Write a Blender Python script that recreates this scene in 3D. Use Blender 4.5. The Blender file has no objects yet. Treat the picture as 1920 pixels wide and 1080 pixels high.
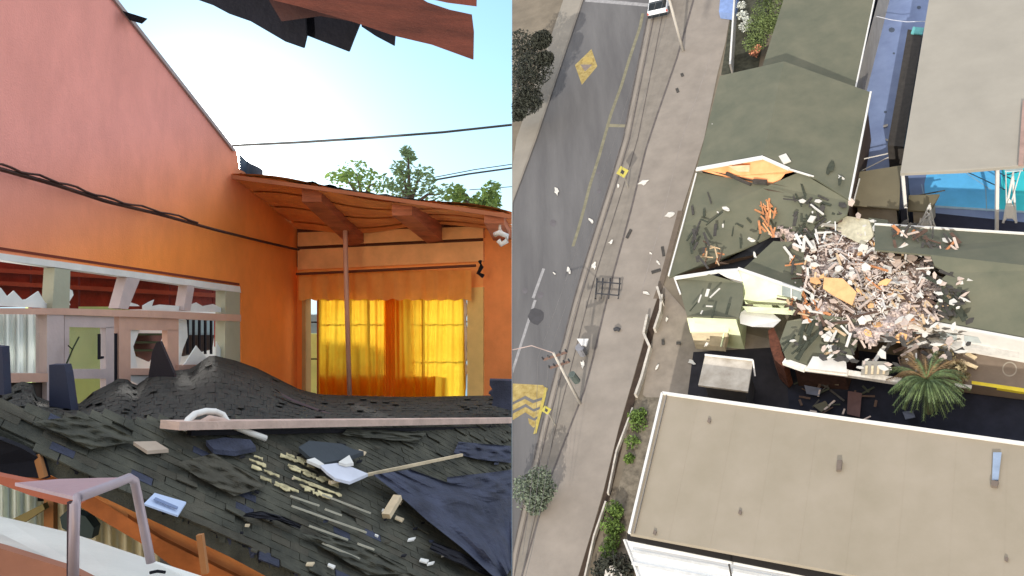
# Two pictures of one wrecked place stand side by side in this photograph: on the left the inside of the
# wrecked house (upright, x < 0), on the right the same block seen steeply from the air (a tilted site, x > 0).
import bpy, math, random
from mathutils import Vector, Matrix, noise
from mathutils.geometry import tessellate_polygon
random.seed(7)
R = math.radians
V = Vector
sc = bpy.context.scene
col = sc.collection
# ---------------------------------------------------------------- camera
F = 1700.0
EYE = V((0, 0, 3.0))
cd = bpy.data.cameras.new('camera'); cam = bpy.data.objects.new('camera', cd); col.objects.link(cam)
cd.sensor_width = 36; cd.lens = F/1920*36; cd.clip_end = 2000; cd.clip_start = .05
cam.location = EYE; cam.rotation_euler = (R(90), 0, 0)
sc.camera = cam
# ---------------------------------------------------------------- sky, sun, exposure
w = bpy.data.worlds.new('World'); sc.world = w; w.use_nodes = True
nt = w.node_tree; bg = nt.nodes['Background']
sky = nt.nodes.new('ShaderNodeTexSky'); sky.sky_type = 'NISHITA'; sky.sun_disc = False
sky.sun_elevation = R(20); sky.sun_rotation = R(199)
bg.inputs[1].default_value = .05
nt.links.new(sky.outputs[0], bg.inputs[0])
# haze: blue round the low glow, brightened at the sides to fill the left walls
tc = nt.nodes.new('ShaderNodeTexCoord'); dp = nt.nodes.new('ShaderNodeVectorMath'); dp.operation = 'DOT_PRODUCT'
dp.inputs[1].default_value = V((-.335, 1, .118)).normalized(); nt.links.new(tc.outputs['Generated'], dp.inputs[0])
hz = nt.nodes.new('ShaderNodeMapRange'); hz.inputs[1].default_value = -1; hz.inputs[2].default_value = 1; nt.links.new(dp.outputs['Value'], hz.inputs[0])
cr = nt.nodes.new('ShaderNodeValToRGB'); els = cr.color_ramp.elements
HAZE_FILL = [(0, (.045, .06, .085)), (.28, (.27, .32, .40)), (.5, (1.32, 1.33, 1.36)), (.80, (.90, .98, 1.05)), (.94, (.09, .27, .48)), (.975, (.12, .34, .53)), (1, (.17, .40, .56))]
els[0].position, els[0].color = HAZE_FILL[0][0], HAZE_FILL[0][1]+(1,); els[1].position, els[1].color = 1, HAZE_FILL[-1][1]+(1,)
for p_, c_ in HAZE_FILL[1:-1]:
    e_ = els.new(p_); e_.color = c_+(1,)
nt.links.new(hz.outputs[0], cr.inputs[0])
bg2 = nt.nodes.new('ShaderNodeBackground'); bg2.inputs[1].default_value = .50; nt.links.new(cr.outputs[0], bg2.inputs[0])
ad = nt.nodes.new('ShaderNodeAddShader'); nt.links.new(bg.outputs[0], ad.inputs[0]); nt.links.new(bg2.outputs[0], ad.inputs[1])
# aureole round the low sun that stands hidden behind the gable wall: glare falling off smoothly with angle
def mth(op, a, b=None):
    n = nt.nodes.new('ShaderNodeMath'); n.operation = op
    for k_, x_ in enumerate((a, b)):
        if x_ is None: continue
        if isinstance(x_, (int, float)): n.inputs[k_].default_value = x_
        else: nt.links.new(x_, n.inputs[k_])
    return n.outputs[0]
t1 = mth('MAXIMUM', mth('SUBTRACT', 1.0, dp.outputs['Value']), 0.0)
aur = mth('DIVIDE', .0026, mth('ADD', t1, .0004))
core = mth('MULTIPLY', mth('EXPONENT', mth('MULTIPLY', t1, -5000.0)), 1000.0)
bg3 = nt.nodes.new('ShaderNodeBackground'); bg3.inputs[0].default_value = (1, .96, .88, 1); nt.links.new(mth('ADD', aur, core), bg3.inputs[1])
ad2 = nt.nodes.new('ShaderNodeAddShader'); nt.links.new(ad.outputs[0], ad2.inputs[0]); nt.links.new(bg3.outputs[0], ad2.inputs[1])
nt.links.new(ad2.outputs[0], nt.nodes['World Output'].inputs[0])
SUNV = V((-600, -1700, -740)).normalized()      # towards the sun, as the street's shadows show it
sl = bpy.data.lights.new('sun', 'SUN'); sl.energy = 2.0; sl.angle = R(.5); sl.color = (1, .95, .86)
so = bpy.data.objects.new('sun', sl); col.objects.link(so)
so.rotation_euler = SUNV.to_track_quat('Z', 'Y').to_euler(); so.location = (-3, -20, 10)
vs = sc.view_settings; vs.view_transform = 'Standard'; vs.look = 'None'; vs.exposure = 1.22; vs.gamma = 1
# ---------------------------------------------------------------- materials
MATS = {}
def mat(name, rgb, rough=.8, var=.18, scale=1.5, bump=.15, bscale=30, hue=None, metal=0, spec=.3, trans=0, alpha=None, stretch=None):
    if name in MATS: return MATS[name]
    m = bpy.data.materials.new(name); m.use_nodes = True
    t = m.node_tree; b = t.nodes['Principled BSDF']
    tc = t.nodes.new('ShaderNodeTexCoord'); src = tc.outputs['Object']
    if stretch:
        mp = t.nodes.new('ShaderNodeMapping'); mp.inputs['Scale'].default_value = stretch
        t.links.new(src, mp.inputs[0]); src = mp.outputs[0]
    n1 = t.nodes.new('ShaderNodeTexNoise'); n1.inputs['Scale'].default_value = scale; n1.inputs['Detail'].default_value = 7; n1.inputs['Roughness'].default_value = .62
    t.links.new(src, n1.inputs['Vector'])
    cr = t.nodes.new('ShaderNodeValToRGB'); e = cr.color_ramp.elements
    e[0].position = .3; e[1].position = .7
    c2 = hue or rgb
    e[0].color = tuple(max(0, c*(1-var)) for c in rgb)+(1,)
    e[1].color = tuple(min(1, c*(1+var)) for c in c2)+(1,)
    t.links.new(n1.outputs[0], cr.inputs[0]); t.links.new(cr.outputs[0], b.inputs['Base Color'])
    n2 = t.nodes.new('ShaderNodeTexNoise'); n2.inputs['Scale'].default_value = bscale; n2.inputs['Detail'].default_value = 4
    t.links.new(src, n2.inputs['Vector'])
    bp = t.nodes.new('ShaderNodeBump'); bp.inputs['Strength'].default_value = bump; bp.inputs['Distance'].default_value = .02
    t.links.new(n2.outputs[0], bp.inputs['Height']); t.links.new(bp.outputs[0], b.inputs['Normal'])
    b.inputs['Roughness'].default_value = rough; b.inputs['Metallic'].default_value = metal
    b.inputs['Specular IOR Level'].default_value = spec
    if trans:
        tr = t.nodes.new('ShaderNodeBsdfTranslucent'); t.links.new(cr.outputs[0], tr.inputs[0])
        mx = t.nodes.new('ShaderNodeMixShader'); mx.inputs[0].default_value = trans
        t.links.new(b.outputs[0], mx.inputs[1]); t.links.new(tr.outputs[0], mx.inputs[2])
        t.links.new(mx.outputs[0], t.nodes['Material Output'].inputs[0])
    MATS[name] = m; return m
def glassmat():
    m = bpy.data.materials.new('window glass'); m.use_nodes = True; t = m.node_tree
    b = t.nodes['Principled BSDF']; b.inputs['Roughness'].default_value = .05; b.inputs['Base Color'].default_value = (.75, .85, .82, 1)
    tp = t.nodes.new('ShaderNodeBsdfTransparent'); mx = t.nodes.new('ShaderNodeMixShader'); mx.inputs[0].default_value = .95
    t.links.new(b.outputs[0], mx.inputs[1]); t.links.new(tp.outputs[0], mx.inputs[2]); t.links.new(mx.outputs[0], t.nodes['Material Output'].inputs[0])
    return m
GLASS = glassmat()
# ---------------------------------------------------------------- frames of reference
def P(px, py, Y):
    """point at distance Y seen in direction (px, py) of the 1920 x 1080 photograph"""
    return V(((px-960)/F*Y, Y, EYE.z-(py-540)/F*Y))
def ray(px, py): return V(((px-960)/F, 1, -(py-540)/F))
class Plane:
    def __init__(s, a, b, c, toward=None):
        s.o = a; s.n = (b-a).cross(c-a).normalized()
        if (s.n.dot(EYE-a)) < 0: s.n = -s.n
    def at(s, px, py, off=0):
        r = ray(px, py); o = s.o+s.n*off
        return EYE+r*((o-EYE).dot(s.n)/r.dot(s.n))
# the tilted aerial site: nB is its up direction, its ground lies H metres below the eye
nB = V((-890, -1700, 1660)).normalized(); H = 46.0
uB = (V((1, 0, 0))-nB*nB.x).normalized(); vB = nB.cross(uB)
def G(px, py, h=0):
    r = ray(px, py); return EYE+r*((h-H)/r.dot(nB))
OB = G(1440, 540)
MB_ = Matrix((uB, vB, nB)).transposed().to_4x4(); MB_.translation = OB
MBi = MB_.inverted()
def L(p): return MBi @ p                      # world point -> site coordinates (u, v, height)
def Wd(u, v, h): return MB_ @ V((u, v, h))
def height_for(bpx, bpy, tpx, tpy):
    """height of a vertical thing standing at one pixel whose top shows at another"""
    b = G(bpx, bpy); best = (1e9, 0)
    for k in range(1, 400):
        h = k*.05; q = b+nB*h; d = q-EYE
        e = abs(540-(d.z/d.y)*F-tpy)
        if e < best[0]: best = (e, h)
    return best[1]
# ---------------------------------------------------------------- mesh building (world coordinates)
class MB:
    def __init__(s): s.v = []; s.f = []
    def poly(s, pts, flip=False):
        i = len(s.v); s.v += [V(p) for p in pts]; f = list(range(i, i+len(pts)))
        s.f.append(f[::-1] if flip else f); return s
    def prism(s, pts, vec):
        n = len(pts); i = len(s.v); vec = V(vec)
        s.v += [V(p) for p in pts]+[V(p)+vec for p in pts]
        tri = tessellate_polygon([[V(p) for p in pts]])
        for a, b, c in tri: s.f.append([i+a, i+b, i+c]); s.f.append([i+n+c, i+n+b, i+n+a])
        for k in range(n): j = (k+1) % n; s.f.append([i+k, i+n+k, i+n+j, i+j])
        return s
    def box(s, o, X, Y, Z): return s.prism([o, o+X, o+X+Y, o+Y], Z)
    def bar(s, a, b, w, h, up=V((0, 0, 1))):
        d = (b-a).normalized(); x = d.cross(up)
        if x.length < 1e-3: x = d.cross(V((1, 0, 0)))
        x.normalize(); y = x.cross(d); x = x*w/2; y = y*h/2
        return s.prism([a-x-y, a+x-y, a+x+y, a-x+y], b-a)
    def tube(s, pts, r, n=8, r2=None):
        rings = []; N = len(pts)
        for k, p in enumerate(pts):
            d = (pts[min(k+1, N-1)]-pts[max(k-1, 0)]).normalized()
            x = d.cross(V((.13, .2, .97)));
            if x.length < .05: x = d.cross(V((1, 0, 0)))
            x.normalize(); y = d.cross(x)
            rr = r if r2 is None else r+(r2-r)*k/(N-1)
            i = len(s.v); s.v += [p+x*rr*math.cos(a*2*math.pi/n)+y*rr*math.sin(a*2*math.pi/n) for a in range(n)]
            rings.append(i)
        for k in range(N-1):
            for a in range(n):
                b = (a+1) % n; s.f.append([rings[k]+a, rings[k]+b, rings[k+1]+b, rings[k+1]+a])
        s.f.append([rings[0]+a for a in range(n)][::-1]); s.f.append([rings[-1]+a for a in range(n)])
        return s
    def grid(s, fn, nu, nv):
        i = len(s.v)
        for a in range(nu+1):
            for b in range(nv+1): s.v.append(V(fn(a/nu, b/nv)))
        for a in range(nu):
            for b in range(nv):
                k = i+a*(nv+1)+b; s.f.append([k, k+nv+1, k+nv+2, k+1])
        return s
def props(o, label=None, cat=None, group=None, kind=None):
    for k, x in (('label', label), ('category', cat), ('group', group), ('kind', kind)):
        if x: o[k] = x
    return o
def basis_for(pts, side):
    c = sum(pts, V())/len(pts)
    if side == 'B':
        l = [L(p) for p in pts]; q = V(((min(a.x for a in l)+max(a.x for a in l))/2, (min(a.y for a in l)+max(a.y for a in l))/2, min(a.z for a in l)))
        return MB_ @ Matrix.Translation(q)
    return Matrix.Translation(V(((min(a.x for a in pts)+max(a.x for a in pts))/2, (min(a.y for a in pts)+max(a.y for a in pts))/2, min(a.z for a in pts))))
def root(name, base, label, cat, group=None, side='A', kind=None):
    o = bpy.data.objects.new(name, None); col.objects.link(o); o.empty_display_size = .2
    o.matrix_world = (Matrix.Translation(base) if side == 'A' else MB_ @ Matrix.Translation(L(base)))
    o['side_'] = 0; del o['side_']
    WM[o.name] = (o.matrix_world.copy(), side)
    return props(o, label, cat, group, kind)
WM = {}
def obj(name, mb, m, parent=None, label=None, cat=None, group=None, kind=None, side='A', smooth=False, clamp=True):
    if parent is not None: M, side = WM[parent.name]
    if clamp:
        for p in mb.v:
            if side == 'A' and p.x > -.002: p.x = -.002
            if side == 'B' and p.x < .002: p.x = .002
    if parent is None: M = basis_for(mb.v, side)
    Mi = M.inverted()
    me = bpy.data.meshes.new(name); me.from_pydata([Mi @ p for p in mb.v], [], mb.f)
    import bmesh
    bm = bmesh.new(); bm.from_mesh(me); bmesh.ops.recalc_face_normals(bm, faces=bm.faces); bm.to_mesh(me); bm.free()
    me.materials.append(m)
    if smooth:
        for q in me.polygons: q.use_smooth = True
    o = bpy.data.objects.new(name, me); col.objects.link(o)
    if parent is not None:
        o.parent = parent
    else: o.matrix_world = M
    WM[o.name] = (M, side)
    return props(o, label, cat, group, kind)
def lerp(a, b, t): return a+(b-a)*t
def inpoly(x, y, pl):
    c = False; n = len(pl)
    for i in range(n):
        x1, y1 = pl[i]; x2, y2 = pl[i-1]
        if (y1 > y) != (y2 > y) and x < (x2-x1)*(y-y1)/(y2-y1)+x1: c = not c
    return c
def interp(prof, x):
    if x <= prof[0][0]: return prof[0][1]
    for (a, b), (c, d) in zip(prof, prof[1:]):
        if x <= c: return b+(d-b)*(x-a)/(c-a)
    return prof[-1][1]
# ================================================================ LEFT PICTURE: inside the wrecked house
wood_red = mat('red brown boards', (.46, .15, .07), .6, .35, 3, .3, 40, stretch=(1, 1, 6))
wood_org = mat('orange stained boards', (1.0, .36, .12), .6, .25, 3, .25, 40)
wood_tan = mat('tan painted board', (.80, .42, .18), .65, .15, 3, .2)
felt = mat('charcoal green asphalt shingle', (.052, .054, .043), .9, .35, 5, .6, 120, hue=(.080, .078, .058))
felt2 = mat('shingle worn', (.080, .074, .055), .9, .4, 5, .6, 120)
feltb = mat('blue black roofing felt', (.040, .046, .075), .75, .5, 4, .5, 60)
darkfelt = mat('near black felt', (.006, .006, .011), .85, .3, 4, .3)
frame_m = mat('lilac grey frame paint', (.52, .42, .40), .55, .14, 2, .15)
frame_p = mat('pinkish frame paint', (.60, .36, .27), .55, .14, 2, .15)
frame_g = mat('grey green frame paint', (.38, .38, .28), .55, .12, 2, .15)
white_m = mat('pale chipped white paint', (.75, .73, .68), .5, .1, 3, .1)
palewood = mat('raw pale timber', (.62, .50, .33), .7, .22, 6, .3, 40)
pinkwood = mat('pink grey timber', (.55, .40, .33), .7, .2, 5, .3, 40)
# orange stucco; pink sky glare is painted in high up, fading towards the corner
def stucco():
    m = mat('orange stucco with sky glare', (1.0, .29, .055), .85, .06, .8, .25, 60)
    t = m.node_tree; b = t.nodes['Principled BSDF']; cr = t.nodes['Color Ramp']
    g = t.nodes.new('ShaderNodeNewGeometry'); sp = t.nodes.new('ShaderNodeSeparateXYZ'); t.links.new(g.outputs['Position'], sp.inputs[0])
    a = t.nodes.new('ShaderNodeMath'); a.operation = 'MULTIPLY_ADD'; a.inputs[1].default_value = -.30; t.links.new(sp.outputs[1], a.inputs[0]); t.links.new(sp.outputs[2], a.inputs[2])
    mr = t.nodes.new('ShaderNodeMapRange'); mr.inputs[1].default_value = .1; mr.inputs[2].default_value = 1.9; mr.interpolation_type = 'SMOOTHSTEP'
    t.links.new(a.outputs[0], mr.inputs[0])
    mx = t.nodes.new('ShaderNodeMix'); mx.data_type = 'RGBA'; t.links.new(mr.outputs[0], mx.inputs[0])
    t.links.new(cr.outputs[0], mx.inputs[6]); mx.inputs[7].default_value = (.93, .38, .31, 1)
    # rain streaks, dust and patchy fading
    tc = t.nodes.new('ShaderNodeTexCoord'); mp = t.nodes.new('ShaderNodeMapping'); mp.inputs['Scale'].default_value = (1.2, 1.2, .6); t.links.new(tc.outputs['Object'], mp.inputs[0])
    ns = t.nodes.new('ShaderNodeTexNoise'); ns.inputs['Scale'].default_value = 2.5; ns.inputs['Detail'].default_value = 8; ns.inputs['Roughness'].default_value = .7; t.links.new(mp.outputs[0], ns.inputs[0])
    n3 = t.nodes.new('ShaderNodeTexNoise'); n3.inputs['Scale'].default_value = .9; n3.inputs['Detail'].default_value = 9; t.links.new(tc.outputs['Object'], n3.inputs[0])
    av = t.nodes.new('ShaderNodeMath'); av.operation = 'MULTIPLY'; t.links.new(ns.outputs[0], av.inputs[0]); t.links.new(n3.outputs[0], av.inputs[1])
    r2 = t.nodes.new('ShaderNodeMapRange'); r2.inputs[1].default_value = .16; r2.inputs[2].default_value = .34; r2.inputs[3].default_value = .90; r2.inputs[4].default_value = 1.04; t.links.new(av.outputs[0], r2.inputs[0])
    m2 = t.nodes.new('ShaderNodeMix'); m2.data_type = 'RGBA'; m2.blend_type = 'MULTIPLY'; m2.inputs[0].default_value = 1; t.links.new(mx.outputs[2], m2.inputs[6]); t.links.new(r2.outputs[0], m2.inputs[7])
    t.links.new(m2.outputs[2], b.inputs['Base Color'])
    return m
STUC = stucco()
a_ = P(557, 500, 14); LW = Plane(a_, a_+V((-2.0, -10, 0)), a_+V((0, 0, 1)))
BW = Plane(a_, P(960, 500, 12.6), a_+V((0, 0, 1)))
def lw(px, py, off=0): return LW.at(px, py, off)
def bw(px, py, off=0): return BW.at(px, py, off)
def onplane(pl, pts, off, th): return MB().prism([pl.at(x, y, off) for x, y in pts], -pl.n*th)
# ---- setting
g = MB().prism([V((-7, -3, 0)), V((0, -3, 0)), V((0, 15, 0)), V((-7, 15, 0))], V((0, 0, .1)))  # unseen slab, added to block the low sun from this site
obj('ground', g, mat('added slab brown', (.16, .12, .09)), kind='structure')
# ---- the tall orange gable wall and its window band
gw = root('gable_wall', lw(300, 900), 'tall orange stucco wall with pink sky glare painted in and a slanting top edge', 'wall')
pts = [(-260, -420), (-107, -420), (222, 0), (300, 100), (380, 202), (444, 283), (449, 318), (458, 322), (557, 418), (557, 830), (452, 830), (452, 536), (200, 503), (-260, 440)]
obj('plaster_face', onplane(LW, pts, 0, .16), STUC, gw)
obj('verge_trim', onplane(LW, [(-107, -420), (222, 0), (444, 283), (438, 283), (215, 0), (-114, -420)], .03, .22), mat('grey verge', (.42, .35, .33)), gw)
obj('drip_groove', onplane(LW, [(-100, 448), (449, 531), (449, 535), (-100, 453)], .015, .02), mat('dark red joint', (.16, .03, .015)), gw)
# torn felt corner on the slanting edge
f = obj('felt_scrap', MB().prism([P(229, 20, 9.6), P(254, 28, 9.6), P(243, 38, 9.6)], V((.05, .2, .02))), darkfelt)
props(f, 'small black felt scrap poking over the slanting wall edge', 'felt scrap')
f = MB().grid(lambda u, v: P(449+u*44*(1-.0*v), lerp(288+u*34, 332, v)+3*math.sin(u*5), 12.3+.3*math.sin(u*4)), 6, 4)
f = obj('flashing_sheet', f, mat('blue grey sheet metal', (.10, .14, .19), .45, .3, 3), smooth=True)
props(f, 'blue grey metal flashing standing where wall meets the eave', 'flashing')
# window band
wb = root('broken_window_band', lw(200, 900, -.05), 'long band of broken windows and two doors set in the orange wall', 'window')
def fr(name, pts, off=.04, th=.12, m=frame_m): return obj(name, onplane(LW, pts, off, th), m, wb)
fr('head_rail', [(-140, 455), (450, 537), (452, 549), (200, 514), (0, 487), (-140, 470)], .05, .14, white_m)
fr('transom_rail', [(-140, 566), (0, 578), (120, 578), (300, 583), (452, 590), (452, 603), (300, 596), (110, 590), (0, 589), (-140, 582)], .06, .14, frame_p)
fr('post', [(103, 502), (132, 506), (130, 580), (98, 578)], .05, .12, frame_g)
fr('post', [(238, 520), (263, 523), (240, 580), (222, 578)], .05, .12, frame_m)
fr('post', [(352, 534), (365, 536), (357, 583), (344, 582)], .05, .12, frame_m)
fr('post', [(423, 545), (450, 548), (451, 800), (420, 800)], .05, .14, frame_g)
fr('post', [(88, 588), (120, 588), (120, 800), (88, 800)], .05, .12, frame_m)
fr('sill', [(-140, 694), (0, 700), (90, 700), (90, 716), (0, 718), (-140, 710)], .07, .16, frame_p)
fr('sill', [(335, 684), (421, 684), (421, 700), (335, 702)], .07, .16, frame_p)
fr('apron_panel', [(-140, 712), (88, 718), (88, 820), (-140, 820)], .0, .08, mat('dark brown panel', (.06, .04, .03)))
# doors
def door(x0, x1, y0, xp0, xp1, yp0, yp1, yq0, yq1, m):
    d = obj('door', onplane(LW, [(x0, y0), (x1, y0+3), (x1, yp0+2), (x0, yp0)], .03, .07), m, wb)
    for q in ([(x0, yp0), (xp0, yp0), (xp0, 820), (x0, 820)], [(xp1, yp0), (x1, yp0), (x1, 820), (xp1, 820)]):
        obj('stile', onplane(LW, q, .03, .07), m, d)
    obj('lock_rail', onplane(LW, [(xp0, yp1), (xp1, yp1), (xp1, yq0), (xp0, yq0)], .03, .07), m, d)
    obj('kick_rail', onplane(LW, [(xp0, yq1), (xp1, yq1), (xp1, 820), (xp0, 820)], .03, .07), m, d)
    return d
d1 = door(121, 214, 591, 130, 199, 613, 692, 710, 775, frame_m)
obj('pane', onplane(LW, [(130, 613), (199, 613), (199, 692), (130, 692)], .0, .006), GLASS, d1)
obj('handle', onplane(LW, [(186, 626), (189, 626), (189, 668), (195, 668), (195, 672), (186, 674)], .06, .02), darkfelt, d1)
d2 = door(223, 335, 593, 245, 314, 618, 691, 703, 775, frame_p)
for q in ([(245, 618), (262, 618), (250, 650), (258, 690), (245, 690)], [(314, 640), (303, 662), (296, 690), (314, 690)], [(245, 703), (314, 703), (300, 716), (280, 712), (262, 722), (245, 714)]):
    obj('broken_pane', onplane(LW, q, .0, .006), white_m, d2)
gap = obj('gap_shade', onplane(LW, [(215, 625), (222, 625), (222, 800), (215, 800)], .01, .03), darkfelt, wb)  # near-black strip paints the dark of the gap between the doors
# shards left in the frames
shard_m = mat('frosted glass shards', (.80, .82, .80), .25, .08, 3, .1, trans=.35)
for q in ([(-40, 528), (2, 540), (14, 556), (26, 545), (42, 562), (50, 561), (72, 546), (84, 566), (95, 578), (-40, 572)],
          [(111, 530), (136, 545), (138, 553), (130, 566), (132, 572), (111, 572)],
          [(222, 562), (235, 556), (242, 566), (258, 571), (262, 574), (222, 574)],
          [(268, 573), (280, 566), (289, 562), (285, 574), (300, 571), (340, 574), (340, 583), (268, 581)],
          [(356, 572), (368, 567), (380, 574), (400, 570), (414, 577), (420, 586), (356, 583)]):
    obj('glass_shard', onplane(LW, q, -.01, .01), shard_m, wb)
for q in ([(336, 600), (350, 600), (352, 632), (343, 655), (338, 678), (336, 684)], [(345, 684), (368, 648), (376, 658), (392, 676), (398, 684)],
          [(406, 640), (414, 655), (413, 684), (404, 684)]):
    obj('glass_shard', onplane(LW, q, -.01, .01), shard_m, wb)
obj('pane', onplane(LW, [(-40, 590), (88, 590), (88, 700), (-40, 700)], -.03, .006), GLASS, wb)
# lace curtain behind the first pane
c = MB().grid(lambda u, v: lw(-60+u*146, 588+v*112, -.22+.05*math.sin(u*44)+.02*math.sin(u*93+1)), 80, 3)
c = obj('net_curtain', c, mat('greyish white net curtain', (.78, .80, .74), .8, .1, 3, .05, trans=.55), smooth=True)
props(c, 'greyish white net curtain hanging behind the far left window pane', 'curtain')
# what shows through the band
ip = root('inner_partition', lw(200, 800, -1.6), 'dark red boarded partition seen through the broken transoms', 'partition')
xs = [-160, -40, 60, 150, 235, 320, 400, 480]
redd = mat('dark oxblood boards', (.14, .02, .015), .7, .4, 3, .3)
for a, b in zip(xs, xs[1:]):
    sk = random.uniform(-6, 6)
    obj('board', onplane(LW, [(a, 440), (b-3, 440), (b-3, 578+sk*.6), (a, 580+sk)], -1.5, .05), redd, ip)
for y in (500, 532, 556):
    obj('rail', onplane(LW, [(-160, y-38), (480, y-2), (480, y+6), (-160, y-30)], -1.42, .04), mat('rusty batten', (.20, .05, .03)), ip)
gn = root('neighbour_wall', lw(200, 900, -3), 'pale green rendered wall of the next room seen through the doors', 'wall')
obj('render_coat', onplane(LW, [(60, 560), (243, 560), (243, 840), (60, 840)], -2.6, .1), mat('pale lime render', (.50, .74, .28), .8, .15, .8), gn)
obj('white_coat', onplane(LW, [(243, 560), (520, 560), (520, 840), (243, 840)], -2.62, .1), mat('white render', (.86, .84, .78), .8, .06, 1), gn)
shl = root('shelf_unit', lw(280, 700, -2.3), 'dark shelf unit hanging askew behind the broken door pane', 'shelf')
for y in (625, 640, 655): obj('shelf', onplane(LW, [(240, y), (312, y), (312, y+4), (240, y+4)], -2.1, .3), mat('dark green shelf', (.04, .07, .035)), shl)
obj('back', onplane(LW, [(246, 628), (306, 628), (296, 655), (280, 678), (258, 668)], -2.35, .03), mat('mauve brown shelf back', (.16, .08, .07)), shl)
grl = root('window_grille', lw(380, 700, -2.3), 'grey barred window with a dark blind beyond the jagged glass', 'grille')
obj('blue_pane', onplane(LW, [(350, 592), (404, 592), (404, 630), (350, 630)], -2.4, .02), mat('blue grey pane', (.35, .45, .47)), grl)
obj('blind', onplane(LW, [(344, 628), (402, 628), (398, 655), (344, 668)], -2.36, .04), mat('dark brown blind', (.07, .05, .04)), grl)
for x in (352, 363, 374, 385, 396): obj('bar', onplane(LW, [(x, 592), (x+2.5, 592), (x+2.5, 664), (x, 664)], -2.3, .03), darkfelt, grl)
obj('red_cloth', onplane(LW, [(404, 600), (412, 612), (416, 640), (404, 650)], -.3, .02), mat('dark red cloth', (.30, .03, .02)), grl)
# twig in the first door
t = MB().tube([lw(148, 632, .1), lw(136, 655, .14), lw(124, 684, .12)], .008); t.tube([lw(136, 655, .14), lw(128, 648, .16)], .006)
props(obj('twig', t, mat('dark green twig', (.03, .05, .02))), 'thin dark twig leaning across the first door pane', 'twig')
# ---- back wall with curtained window
BK = root('back_wall', bw(760, 900), 'orange back wall with tan boards above a wide curtained window', 'wall')
brown = mat('brown orange wall paint', (.90, .38, .12), .75, .12, 1.2, .2)
def bk(name, pts, off=0, th=.12, m=brown, par=None): return obj(name, onplane(BW, pts, off, th), m, par or BK)
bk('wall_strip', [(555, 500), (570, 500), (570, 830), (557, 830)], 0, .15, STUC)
bk('wall_strip', [(906, 425), (990, 425), (990, 830), (906, 830)], 0, .15, mat('darker orange paint', (.80, .28, .09)))  # right-hand strip in a darker orange of its own
bk('lintel', [(570, 500), (906, 488), (906, 558), (570, 560)], 0, .15)
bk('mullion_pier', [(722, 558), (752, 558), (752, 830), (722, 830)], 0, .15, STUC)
bk('sill_wall', [(600, 702), (722, 702), (722, 830), (600, 830)], 0, .15)
bk('sill_wall', [(752, 704), (822, 704), (822, 830), (752, 830)], 0, .15)
bk('board', [(558, 436), (906, 424), (906, 446), (558, 462)], .06, .14, wood_tan)
bk('board', [(558, 468), (906, 452), (906, 490), (558, 506)], .05, .14, wood_tan)
bk('backing', [(553, 418), (906, 412), (906, 500), (553, 508)], -.02, .1, mat('dark joint shadow gap wood', (.10, .035, .02)))
bk('jamb', [(876, 540), (906, 538), (906, 830), (876, 830)], .04, .14, mat('yellow cream jamb', (.78, .52, .18)))
bk('jamb', [(566, 552), (573, 552), (573, 830), (566, 830)], .04, .14, mat('ochre jamb', (.50, .32, .12)))
wn = obj('window', onplane(BW, [(573, 552), (876, 548), (876, 558), (573, 560)], -.03, .06), mat('brown casing', (.35, .12, .04)), BK)
for x in (594, 650, 684, 786): obj('mullion', onplane(BW, [(x, 558), (x+3, 558), (x+3, 742), (x, 742)], -.05, .04), MATS['brown casing'], wn)
for y in (603, 672): obj('grille_bar', onplane(BW, [(573, y), (876, y-1), (876, y+1.5), (573, y+2.5)], -.16, .02), darkfelt, wn)
obj('pane', onplane(BW, [(596, 558), (722, 558), (722, 702), (596, 702)], -.08, .006), GLASS, wn)
cur_m = mat('yellow orange curtain cloth', (1.0, .53, .03), .85, .1, 2, .05, hue=(1, .60, .05), trans=.96)
def curtain(name, x0, x1, y0, y1, off, k, label, m=cur_m, amp=.020, lean=0):
    ph = random.uniform(0, 6)
    f_ = lambda u, v: bw(x0+(x1-x0)*u+lean*v*math.sin(u*7+ph), lerp(y0, y1, v)+2*math.sin(u*k*1.3)*v, off+amp*math.sin(u*k+.6*math.sin(v*3+u*4)+ph)+amp*.5*math.sin(u*k*2.3+ph))
    return props(obj(name, MB().grid(f_, 70, 14), m, smooth=True), label, 'curtain', 'curtains at the back window')
curtain('curtain', 597, 724, 520, 742, .055, 34, 'glowing yellow curtain covering the left half of the back window', lean=6)
curtain('curtain', 740, 868, 520, 745, .055, 38, 'glowing yellow curtain covering the right half of the back window', lean=6)
curtain('curtain', 720, 744, 525, 742, .05, 9, 'narrow deeper orange curtain fold between the two yellow curtains', mat('deep orange cloth', (1.0, .47, .03), .85, .1, trans=.8), .02)
curtain('valance', 560, 884, 507, 562, .20, 60, 'pleated orange pelmet valance running above both curtains', mat('orange pelmet cloth', (.95, .45, .12), .85, .15, 3, trans=.5))
props(obj('curtain_rod', MB().tube([bw(556, 514, .26), bw(892, 498, .26)], .02), mat('dark rod', (.12, .04, .02))), 'dark curtain rod above the orange valance', 'curtain rod')
props(obj('hanging_hook', MB().tube([bw(900, 490, .3), bw(903, 500, .34), bw(897, 512, .3), bw(906, 518, .3)], .03), darkfelt), 'dark knob bracket at the right end of the curtain rod', 'bracket')
# jagged strip of broken sash beside the jamb
js = MB()
pp = [(869, 545), (875, 545)]+[(875+random.uniform(-3, 2), 560+i*12) for i in range(15)]+[(869, 745)]
js.prism([bw(x, y, .03) for x, y in pp], -BW.n*.03)
obj('broken_sash', js, mat('pale sash', (.6, .5, .4)), BK, label='jagged pale strip of broken sash')
props(obj('drain_pipe', MB().tube([bw(647, 425, .55), bw(650, 560, .5), bw(656, 760, .45)], .035, 10), mat('faded pink pipe', (.60, .33, .24), .4), smooth=True), 'thin pinkish vertical pipe in front of the curtained window', 'pipe')
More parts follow.
